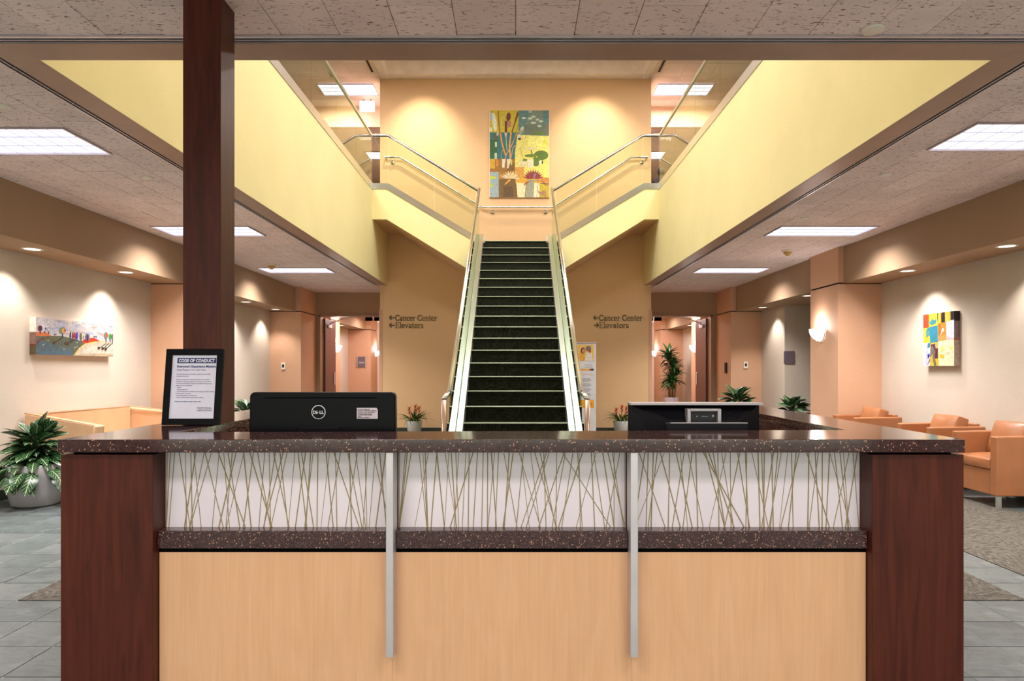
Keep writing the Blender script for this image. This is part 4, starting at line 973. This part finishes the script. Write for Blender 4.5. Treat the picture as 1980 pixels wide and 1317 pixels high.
def d_left(P, side):
    f = lambda x, y: ((x-225)/1630, 1-((y-(148+(x-225)*.1))/((955-148)-(x-225)*.092)))
    def Q(pts, c): P([f(*p) for p in pts], c)
    P([(0, 0), (1, 0), (1, 1), (0, 1)], (186, 178, 186)); q = random.Random(5)
    for k in range(46):
        u = q.random(); v = q.uniform(.6, .97); w_ = q.uniform(.03, .09); h = q.uniform(.015, .04); P([(max(0, u-w_), v), (u, v-h), (min(1, u+w_), v+h*.3), (u, v+h)], q.choice([(150, 164, 196), (200, 178, 172), (168, 172, 196), (214, 196, 186), (182, 156, 150), (222, 216, 220)]))
    Q([(225, 470), (420, 480), (530, 560), (330, 620), (225, 700)], (196, 104, 56))
    Q([(225, 560), (520, 550), (700, 545), (900, 590), (1100, 650), (1190, 700), (1060, 800), (950, 955), (225, 952)], (84, 92, 80)); Q([(225, 700), (330, 640), (600, 760), (900, 820), (950, 955), (225, 952)], (78, 94, 104)); Q([(225, 860), (900, 870), (900, 955), (225, 952)], (74, 98, 116))
    Q([(330, 590), (530, 555), (900, 590), (700, 640), (420, 660)], (92, 92, 66)); Q([(225, 700), (330, 600), (520, 550), (340, 625), (245, 720)], (112, 36, 52))
    Q([(1110, 650), (1270, 590), (1340, 575), (1430, 590), (1520, 640), (1300, 700), (1190, 710)], (188, 56, 36)); Q([(950, 955), (1060, 800), (1190, 700), (1400, 655), (1640, 640), (1850, 650), (1850, 965)], (188, 174, 156)); Q([(1100, 900), (1300, 760), (1850, 720), (1850, 900)], (198, 188, 176)); Q([(1000, 950), (1500, 900), (1850, 930), (1850, 965)], (178, 158, 132))
    pts = [(945, 957), (1060, 795), (1190, 698), (1400, 652), (1640, 640)]
    for a, b in zip(pts[:-1], pts[1:]): Q([a, b, (b[0]+4, b[1]+20), (a[0]+22, a[1]+4)], (232, 176, 40))
    def E(cx, cy, rx, ry, c): Q(ov(cx, cy, rx, ry), c)
    for cx, cy, rx, ry, c, d in ((300, 390, 40, 62, (96, 26, 50), (70, 30, 60)), (385, 400, 32, 50, (206, 196, 206), (90, 90, 160)), (455, 410, 32, 50, (160, 150, 150), (180, 170, 170)), (725, 430, 66, 74, (120, 126, 110), (196, 150, 70)), (1675, 525, 46, 74, (96, 110, 100), (200, 84, 40)), (1775, 545, 38, 62, (60, 150, 80), (50, 120, 60)), (1830, 560, 18, 70, (80, 60, 70), (120, 100, 100))):
        Q([(cx-8, cy+ry*.8), (cx+8, cy+ry*.8), (cx+8, cy+ry*2), (cx-8, cy+ry*2)], (34, 30, 70)); E(cx, cy, rx, ry, c); E(cx+rx*.3, cy, rx*.55, ry*.7, d)
    E(765, 425, 14, 34, (206, 60, 24)); E(1690, 505, 16, 34, (210, 60, 24))
    for cx, c in ((880, (24, 50, 60)), (930, (150, 24, 60)), (965, (170, 34, 50)), (1000, (90, 40, 120)), (1025, (60, 70, 190)), (1090, (90, 90, 50)), (1120, (150, 130, 60)), (1175, (170, 170, 180)), (1215, (90, 70, 110)), (1245, (60, 34, 60)), (1275, (110, 120, 120))):
        yb_ = 590+(cx-880)*.13; Q([(cx-14, yb_), (cx-8, yb_-130), (cx+10, yb_-150), (cx+14, yb_-20)], c); Q([(cx-3, yb_-5), (cx+3, yb_-5), (cx+3, yb_+35), (cx-3, yb_+35)], (30, 24, 40))
    for (x0, y0, x1, y1) in ((720, 570, 560, 690), (930, 610, 790, 700), (960, 625, 830, 705), (1740, 680, 1590, 800), (1800, 690, 1660, 810), (1660, 690, 1500, 790)): Q([(x0, y0), (x0+14, y0+8), (x1+14, y1+8), (x1, y1)], (52, 40, 46)); E(x1, y1, 30, 34, (78, 52, 40))
    for cx, cy in ((355, 745), (440, 650), (1015, 680), (970, 790), (1010, 768), (745, 832)): E(cx, cy, 11, 9, (206, 204, 196))
    for cx in (565, 590, 1390, 1410, 1440): E(cx, 515 if cx < 700 else 550, 8, 16, (60, 60, 60))
    side(.60, 1, (226, 208, 200)); side(.28, .60, (130, 96, 90)); side(.25, .28, (120, 30, 30)); side(0, .25, (92, 74, 52))
side_painting('long landscape painting of hills and coloured trees on the left wall', -XW, -1, 7.33, 8.74, 1.492, 1.897, .07, d_left, 'left')
def d_right(P, side):
    f = lambda x, y: ((x-397)/523, (1125-y)/(1125-(250-(x-397)*.105)))
    def Q(pts, c): P([(min(1, max(0, f(*p)[0])), min(1, max(0, f(*p)[1]))) for p in pts], c)
    P([(0, 0), (1, 0), (1, 1), (0, 1)], (216, 184, 56)); Q([(397, 250), (497, 240), (497, 470), (397, 475)], (206, 66, 36)); Q([(640, 225), (655, 222), (655, 400), (640, 330)], (50, 60, 50)); Q([(712, 215), (770, 208), (772, 385), (712, 395)], (26, 22, 26)); Q([(700, 218), (712, 215), (712, 395), (705, 395)], (214, 80, 50)); Q([(860, 200), (920, 190), (920, 345), (862, 350)], (24, 20, 22)); Q([(775, 208), (860, 198), (862, 352), (790, 375), (772, 385)], (208, 168, 66))
    Q([(655, 400), (790, 380), (795, 690), (660, 700)], (214, 124, 44)); Q([(662, 420), (700, 410), (700, 580), (662, 600)], (204, 90, 40)); Q([(660, 620), (795, 590), (795, 690), (660, 700)], (204, 140, 78)); Q([(790, 380), (920, 345), (920, 670), (800, 690)], (206, 200, 224)); Q([(800, 690), (820, 610), (850, 640), (920, 655), (920, 675)], (190, 166, 180))
    Q([(710, 560), (718, 510), (740, 475), (756, 500), (750, 540), (725, 545), (705, 595), (695, 590)], (226, 214, 240))
    Q([(397, 730), (520, 725), (520, 1125), (397, 1125)], (210, 202, 222)); Q([(455, 750), (480, 750), (470, 1120), (450, 1120)], (180, 176, 196)); Q([(660, 705), (920, 678), (920, 1125), (672, 1125)], (226, 214, 180)); Q([(680, 925), (770, 930), (760, 1000), (680, 985)], (228, 176, 56)); Q([(690, 800), (750, 780), (780, 860), (700, 900)], (222, 200, 130)); Q([(780, 890), (850, 880), (840, 950), (790, 940)], (206, 190, 166)); Q([(840, 790), (910, 800), (900, 850), (850, 850)], (220, 200, 130))
    Q([(505, 375), (535, 360), (545, 330), (570, 325), (590, 350), (610, 330), (632, 335), (620, 395), (590, 415), (550, 430), (510, 400)], (52, 130, 150)); Q([(445, 540), (470, 485), (530, 455), (650, 430), (655, 715), (520, 730), (515, 600), (450, 640)], (44, 128, 156)); Q([(445, 560), (505, 500), (505, 590), (450, 640)], (90, 138, 140)); Q([(480, 735), (530, 728), (515, 810), (478, 815)], (40, 120, 150))
    Q([(530, 760), (600, 745), (655, 830), (655, 1000), (600, 1000), (540, 900)], (92, 30, 50)); Q([(525, 830), (560, 770), (600, 860), (560, 900), (540, 980), (520, 950)], (104, 110, 104)); Q([(560, 900), (615, 860), (600, 960), (635, 1125), (590, 1125), (565, 1000)], (108, 106, 78)); Q([(600, 750), (650, 740), (640, 830), (620, 830)], (164, 150, 130)); Q([(525, 990), (565, 970), (550, 1120), (520, 1120)], (220, 170, 60)); Q([(605, 1000), (658, 1000), (662, 1120), (640, 1120)], (222, 170, 50)); Q([(475, 930), (510, 910), (515, 960), (480, 1010)], (40, 30, 140)); Q([(470, 1090), (530, 960), (520, 1040), (480, 1100)], (120, 120, 120))
    side(.82, 1, (26, 20, 20)); side(.50, .82, (140, 120, 124)); side(.47, .50, (190, 110, 60)); side(0, .47, (186, 166, 156))
side_painting('colourful abstract painting with a teal figure on the right wall', XW, 1, 8.63, 8.02, 1.373, 2.02, .07, d_right, 'right')

# ------------------------------------------------------------------ seating
def cushion(m, x0, x1, y0, y1, z0, z1, n=8, puff=.03, axis='z'):
    # soft box: a grid box whose faces bulge
    vs = []; idx = {}
    def P(u, v, w_):
        k = (u, v, w_)
        if k in idx: return idx[k]
        a, b, c = u/n, v/n, w_/2
        bu = sin(pi*a)**.5*sin(pi*b)**.5 if 0 < u < n and 0 < v < n else 0
        x = x0+(x1-x0)*a; y = y0+(y1-y0)*b; z = z0+(z1-z0)*c
        if w_ == 2: z += puff*bu
        if w_ == 0: z -= puff*.3*bu
        if w_ == 1:
            if u == 0: x -= puff*.4*sin(pi*b)
            if u == n: x += puff*.4*sin(pi*b)
            if v == 0: y -= puff*.4*sin(pi*a)
            if v == n: y += puff*.4*sin(pi*a)
        idx[k] = len(vs); vs.append((x, y, z)); return idx[k]
    fs = []
    for u in range(n):
        for v in range(n):
            fs.append((P(u, v, 2), P(u+1, v, 2), P(u+1, v+1, 2), P(u, v+1, 2))); fs.append((P(u, v, 0), P(u, v+1, 0), P(u+1, v+1, 0), P(u+1, v, 0)))
    for w_ in (0, 1):
        for u in range(n):
            fs.append((P(u, 0, w_), P(u+1, 0, w_), P(u+1, 0, w_+1), P(u, 0, w_+1))); fs.append((P(u, n, w_), P(u, n, w_+1), P(u+1, n, w_+1), P(u+1, n, w_)))
            fs.append((P(0, u, w_), P(0, u, w_+1), P(0, u+1, w_+1), P(0, u+1, w_))); fs.append((P(n, u, w_), P(n, u+1, w_), P(n, u+1, w_+1), P(n, u, w_+1)))
    m.add(vs, fs, None, True); return m
def armchair(label):
    # local: front at x=0 facing -X, back at x=.61; near side y=0, far side y=.67
    t = thing('armchair', label, 'armchair', (0, 0, 0), 'tan leather armchairs along the right wall')
    Lm = M['leather']; w_, d = .67, .61; zb = .115
    for ya, yb in ((0, .095), (w_-.095, w_)):
        MB().prism([(0, ya, zb), (d, ya, zb), (d, ya, .695), (0, ya, .685)], (0, yb-ya, 0)).build('armrest', Lm, t, bevel=.014, seg=3, local=True)
    MB().box(.012, d-.02, .096, w_-.096, zb, .36).build('seat_base', Lm, t, bevel=.01, local=True)
    cushion(MB(), -.004, d-.14, .10, w_-.10, .362, .46, 8, .035).build('seat_cushion', Lm, t, bevel=.012, seg=3, local=True)
    MB().prism([(d-.10, .096, zb), (d, .096, zb), (d, .096, .72), (d-.06, .096, .72)], (0, w_-.192, 0)).build('backrest', Lm, t, bevel=.012, local=True)
    m = MB(); cushion(m, 0, .345, 0, w_-.215, 0, .13, 8, .045)
    MM = Matrix.Translation((d-.215, .108, .44)) @ Matrix.Rotation(-R(72), 4, 'Y') 
    m.v = [tuple(MM @ Vector(p)) for p in m.v]
    m.build('back_cushion', Lm, t, bevel=.016, seg=3, local=True)
    for x in (.05, d-.07):
        for y in (.045, w_-.045):
            MB().box(x-.018, x+.018, y-.018, y+.018, 0, zb).build('leg', M['steel'], t, bevel=.002, local=True)
    return t
a0 = armchair('tan leather armchair nearest the desk corner on the right, cut by the frame')
a0.location = (4.58, 6.50, .004)
for y, lb in ((7.53, 'tan leather armchair in the middle of the row along the right wall'), (9.02, 'tan leather armchair farthest back, beside the right pilaster')):
    c = copy_tree(a0); c.location = (4.58, y, .004); c['label'] = lb
c.location.x = 4.50

sf = thing('sofa', 'cream leather loveseat against the left wall under the landscape painting', 'sofa', (-4.8, 8.1, 0))
Lc = M['leatherc']
xb0, xb1 = -5.20, -5.06
MB().prism([(xb0, 7.40, .10), (xb0, 8.98, .10), (xb0, 8.98, .845), (xb0, 7.40, .86)], (.14, 0, 0)).build('backrest', Lc, sf, bevel=.02, seg=3)
MB().prism([(-5.20, 7.22, .10), (-4.40, 7.08, .10), (-4.36, 7.08, .745), (-5.20, 7.22, .86)], (.03, .13, 0)).build('armrest', Lc, sf, bevel=.02, seg=3)
MB().prism([(-5.20, 8.98, .10), (-4.42, 9.10, .10), (-4.40, 9.10, .755), (-5.20, 8.98, .845)], (.03, .13, 0)).build('armrest', Lc, sf, bevel=.02, seg=3)
MB().box(-5.06, -4.42, 7.34, 8.98, .10, .32).build('seat_base', Lc, sf, bevel=.015)
cushion(MB(), -5.05, -4.40, 7.35, 8.97, .322, .43, 10, .03).build('seat_cushion', Lc, sf, bevel=.012, seg=3)
for x in (-5.12, -4.5):
    for y in (7.28, 9.0): MB().box(x-.02, x+.02, y-.02, y+.02, 0, .10).build('leg', M['steel'], sf)

M['piping'] = plain('piping', (196, 148, 110), .5)
MB().tube([(-5.06, 7.36, .862), (-5.06, 8.98, .85), (-4.41, 9.09, .76)], .006, 6).tube([(-5.19, 7.215, .868), (-4.37, 7.075, .752), (-4.37, 7.075, .12)], .006, 6).build('piping', M['piping'], sf)
# ------------------------------------------------------------------ plants
def leaf_mb(L, W, bend, n=7, fold=.25, tip=1.0):
    m = MB(); vs = []; z = 0; y = 0; a = 0
    for i in range(n+1):
        t = i/n; w_ = W*.5*max(.02, sin(pi*min(1, (t*.93+.05))**.8)**tip)
        if i == n: w_ = .001
        vs += [(-w_, y, z+w_*fold), (0, y, z), (w_, y, z+w_*fold)]
        a = -bend*(t); y += L/n*cos(a); z += L/n*sin(a)
    fs = []
    for i in range(n):
        b = i*3; fs += [(b, b+1, b+4, b+3), (b+1, b+2, b+5, b+4)]
    return m.add(vs, fs, None, True)
LEAF = {}
def leafmesh(key, L, W, bend, mat, **k):
    if key not in LEAF:
        o = leaf_mb(L, W, bend, **k).build('leaf', mat); me = o.data; bpy.data.objects.remove(o); LEAF[key] = me
    return LEAF[key]
def plant_bushy(loc, rad, h0, size, n, label, potprof, potmat, seed, mat, flat=.5, scale=1, drop=.12):
    t = thing('potted_plant', label, 'plant', loc)
    MB().lathe([(r*scale, z*scale) for r, z in potprof], (0, 0, 0), 36).build('pot', M[potmat], t, local=True)
    top = potprof[-1][1]*scale; r_in = potprof[-1][0]*scale
    MB().lathe([(0, top-.03), (r_in-.004, top-.03)], (0, 0, 0), 24).build('soil', M['soil'], t, local=True)
    q = random.Random(seed)
    meshes = [leafmesh((size, b, mat), size, size*.56, b, M[mat], tip=.8) for b in (.35, .7, 1.1)]
    stems = MB()
    for k in range(n):
        f = (k+.5)/n; el = pi/2*(.80-f**.5*1.12)           # top leaves upright, lower ones drooping
        az = k*2.399+q.uniform(-.3, .3); rr_ = rad*(.2+.75*f)*q.uniform(.45, 1.1)
        z = h0*(1-f*.85)+top*.98*1.0
        p = Vector((cos(az)*rr_*.7, sin(az)*rr_*.7, z-drop*f+q.uniform(-.02, .02)))
        if p.z < top+.02:
            rn = max(math.hypot(p.x, p.y), r_in+.025); p.x = cos(az)*rn; p.y = sin(az)*rn; el = min(el, -.35)
        o = bpy.data.objects.new('leaf', meshes[0 if f < .25 else (1 if f < .6 else 2)]); C.objects.link(o); o.parent = t; o.location = p
        o.rotation_euler = Euler((el*.9+q.uniform(-.3, .3), q.uniform(-.45, .45), az-pi/2), 'XYZ'); s_ = q.uniform(.78, 1.12); o.scale = (s_,)*3
        stems.tube([(cos(az)*.02, sin(az)*.02, top-.04), tuple(p*.5+Vector((0, 0, top*.5))), tuple(p)], .004, 5, cap=False)
    stems.build('stems', M['green'], t, local=True)
    return t
pot_big = [(0, 0), (.17, 0), (.205, .02), (.235, .14), (.262, .30), (.268, .40), (.262, .415), (.25, .412), (.246, .37)]
plant_bushy((-4.72, 6.72, 0), .33, .34, .22, 170, 'large silver-veined leafy plant in a grey planter beside the sofa', pot_big, 'potl', 5, 'varieg', scale=1.0, drop=.14)
pot_med = [(0, 0), (.13, 0), (.15, .02), (.17, .15), (.185, .33), (.18, .335), (.17, .32)]
plant_bushy((4.42, 13.6, 0), .50, .50, .27, 110, 'leafy green plant under the right thermostat, partly behind the right monitor', pot_med, 'potl', 6, 'varieg')
plant_bushy((5.12, 12.6, 0), .42, .42, .24, 90, 'leafy plant in the alcove, left of the right pilaster', pot_med, 'potl', 7, 'varieg')
plant_bushy((-4.74, 12.0, 0), .38, .36, .22, 90, 'leafy plant by the left wall, just right of the wooden column', pot_med, 'potl', 8, 'varieg')
plant_bushy((-4.86, 9.45, 0), .16, .30, .15, 40, 'leafy plant behind the sofa and the framed notice', [(r*.75, z) for r, z in pot_med], 'potl', 9, 'varieg')

def bromeliad(px, label, seed):
    D = 13.66; t = thing('bromeliad', label, 'plant', ((px-CX)*D/F, D, 0), 'red bromeliads flanking the stairs')
    MB().lathe([(0, 0), (.10, 0), (.12, .02), (.145, .16), (.165, .29), (.16, .30), (.15, .29)], (0, 0, 0), 28).build('pot', M['potw'], t, local=True)
    MB().lathe([(0, .275), (.152, .275)], (0, 0, 0), 20).build('soil', M['soil'], t, local=True)
    q = random.Random(seed); m = MB()
    for k in range(44):
        az = q.uniform(0, 2*pi); L = q.uniform(.26, .44); el = q.uniform(.5, 1.35); b = leaf_mb(L, .034, q.uniform(1.0, 2.1), n=8, fold=.5)
        MM = Matrix.Translation((cos(az)*.05, sin(az)*.05, .28)) @ Euler((el, 0, az-pi/2)).to_matrix().to_4x4(); m.add([MM @ Vector(p) for p in b.v], b.f, None, True)
    m.build('foliage', M['green2'], t, local=True)
    for k in range(3):
        cx, cy = ((-.10, 0), (.02, .03), (.10, -.02))[k]; h = .40+(.10, .16, .13)[k]*q.uniform(.8, 1.1); f = MB()
        f.tube([(cx*.5, cy, .28), (cx, cy, h)], .008, 6)
        for j in range(16):
            az = j*2.4; z = h-.09+.012*j*.7; b = leaf_mb(.085, .026, .5, n=4, fold=.4)
            MM = Matrix.Translation((cx, cy, z)) @ Euler((.35+.05*j, 0, az)).to_matrix().to_4x4(); f.add([MM @ Vector(p) for p in b.v], b.f, None, True)
        f.build('flower', M['red'], t, local=True)
bromeliad(801, 'red bromeliad in a pale pot left of the stairs, right of the left monitor', 1)
bromeliad(1201, 'red bromeliad in a pale pot right of the stairs, left of the right monitor', 2)

def dracaena(x, y, label, s_=1.0, seed=3, potm='potp'):
    t = thing('dracaena', label, 'plant', (x, y, 0))
    MB().lathe([(0, 0), (.19, 0), (.21, .02), (.225, .48), (.22, .49), (.205, .48)], (0, 0, 0), 32).build('pot', M[potm], t, local=True)
    MB().lathe([(0, .455), (.21, .455)], (0, 0, 0), 20).build('soil', M['soil'], t, local=True)
    q = random.Random(seed)
    for k, (cx, cy, h) in enumerate(((-.08, 0, 1.78), (.05, .03, 1.52), (.10, -.04, 1.20), (-.02, -.05, 1.02))):
        MB().tube([(cx*.7, cy, .45), (cx*1.1, cy*1.2, h*.6), (cx, cy, h-.05)], .028, 9).build('cane', M['stem'], t, local=True)
        m = MB()
        for j in range(52):
            az = q.uniform(0, 2*pi); el = q.uniform(-.15, 1.35); L = q.uniform(.32, .52); b = leaf_mb(L, .085, q.uniform(.5, 1.4), n=6, fold=.35)
            MM = Matrix.Translation((cx, cy, h-.22+.22*q.random())) @ Euler((el, 0, az)).to_matrix().to_4x4(); m.add([MM @ Vector(p) for p in b.v], b.f, None, True)
        m.build('foliage', M['green'], t, local=True)
D = 20.4; dracaena((1298-CX)*D/F, D, 'tall dracaena in a lilac-grey pot inside the right corridor')
for s, n in ((-1, 'left'), (1, 'right')):
    t = plant_bushy((s*4.20, 23.2, 0), .2, .3, .26, 24, 'dark leafy plant at the far end of the %s corridor' % n, pot_med, 'potp', 12, 'green')

# ------------------------------------------------------------------ person seated far back on the right gallery
def skin_part(name, par, verts, edges, rad, mat):
    me = bpy.data.meshes.new(name); me.from_pydata(verts, edges, []); o = bpy.data.objects.new(name, me); C.objects.link(o)
    bm = bmesh.new(); bm.from_mesh(me); ly = bm.verts.layers.skin.verify(); bm.verts.ensure_lookup_table()
    for v, r_ in zip(bm.verts, rad): v[ly].radius = (r_, r_); v[ly].use_root = v.index == 0
    bm.to_mesh(me); bm.free()
    o.modifiers.new('skin', 'SKIN'); sb_ = o.modifiers.new('subd', 'SUBSURF'); sb_.levels = sb_.render_levels = 2
    me.materials.append(mat); o.parent = par; return o
M['dark_cloth'] = plain('charcoal_clothing', (30, 26, 32), .9); M['skin'] = plain('skin', (190, 140, 112), .5); M['hair'] = plain('dark_hair', (26, 18, 16), .6)
def gallery_seat():
    cx, cy = 3.42, 16.0
    c = thing('waiting_chair', 'dark waiting room chair on the right gallery under the seated person', 'chair', (cx, cy, Z2-.02))
    MB().box(-.26, .26, -.25, .25, .36, .43).build('seat', M['dark_cloth'], c, bevel=.02, local=True)
    MB().box(-.26, .26, -.29, -.24, .43, .80).build('backrest', M['dark_cloth'], c, bevel=.02, local=True)
    for x in (-.22, .22):
        for y in (-.22, .22): MB().box(x-.015, x+.015, y-.015, y+.015, 0, .36).build('leg', M['steel'], c, local=True)
    t = thing('person', 'person in dark clothes seated on the right gallery, seen from behind', 'person', (cx-.02, cy, Z2-.02))
    v = [(0, 0, .50), (0, -.03, .72), (0, -.04, .92), (0, -.02, 1.04), (0, .02, 1.16), (-.17, -.03, .97), (-.25, .02, .74), (-.20, .24, .62), (-.12, .36, .60), (.17, -.03, .97), (.25, .02, .74), (.20, .24, .62), (.12, .36, .60),
         (-.10, .05, .50), (-.13, .44, .50), (-.13, .46, .08), (-.13, .60, .04), (.10, .05, .50), (.13, .44, .50), (.13, .46, .08), (.13, .60, .04)]
    e = [(0, 1), (1, 2), (2, 3), (3, 4), (2, 5), (5, 6), (6, 7), (7, 8), (2, 9), (9, 10), (10, 11), (11, 12), (0, 13), (13, 14), (14, 15), (15, 16), (0, 17), (17, 18), (18, 19), (19, 20)]
    r_ = [.15, .14, .15, .055, .07, .06, .05, .04, .04, .06, .05, .04, .04, .09, .065, .045, .04, .09, .065, .045, .04]
    skin_part('body', t, v, e, r_, M['dark_cloth'])
    skin_part('head', t, [(0, .0, 1.08), (0, .02, 1.16), (0, .03, 1.25)], [(0, 1), (1, 2)], [.055, .085, .075], M['skin'])
    skin_part('hair', t, [(0, -.03, 1.10), (0, -.02, 1.20), (0, .0, 1.29)], [(0, 1), (1, 2)], [.08, .10, .075], M['hair'])
gallery_seat()
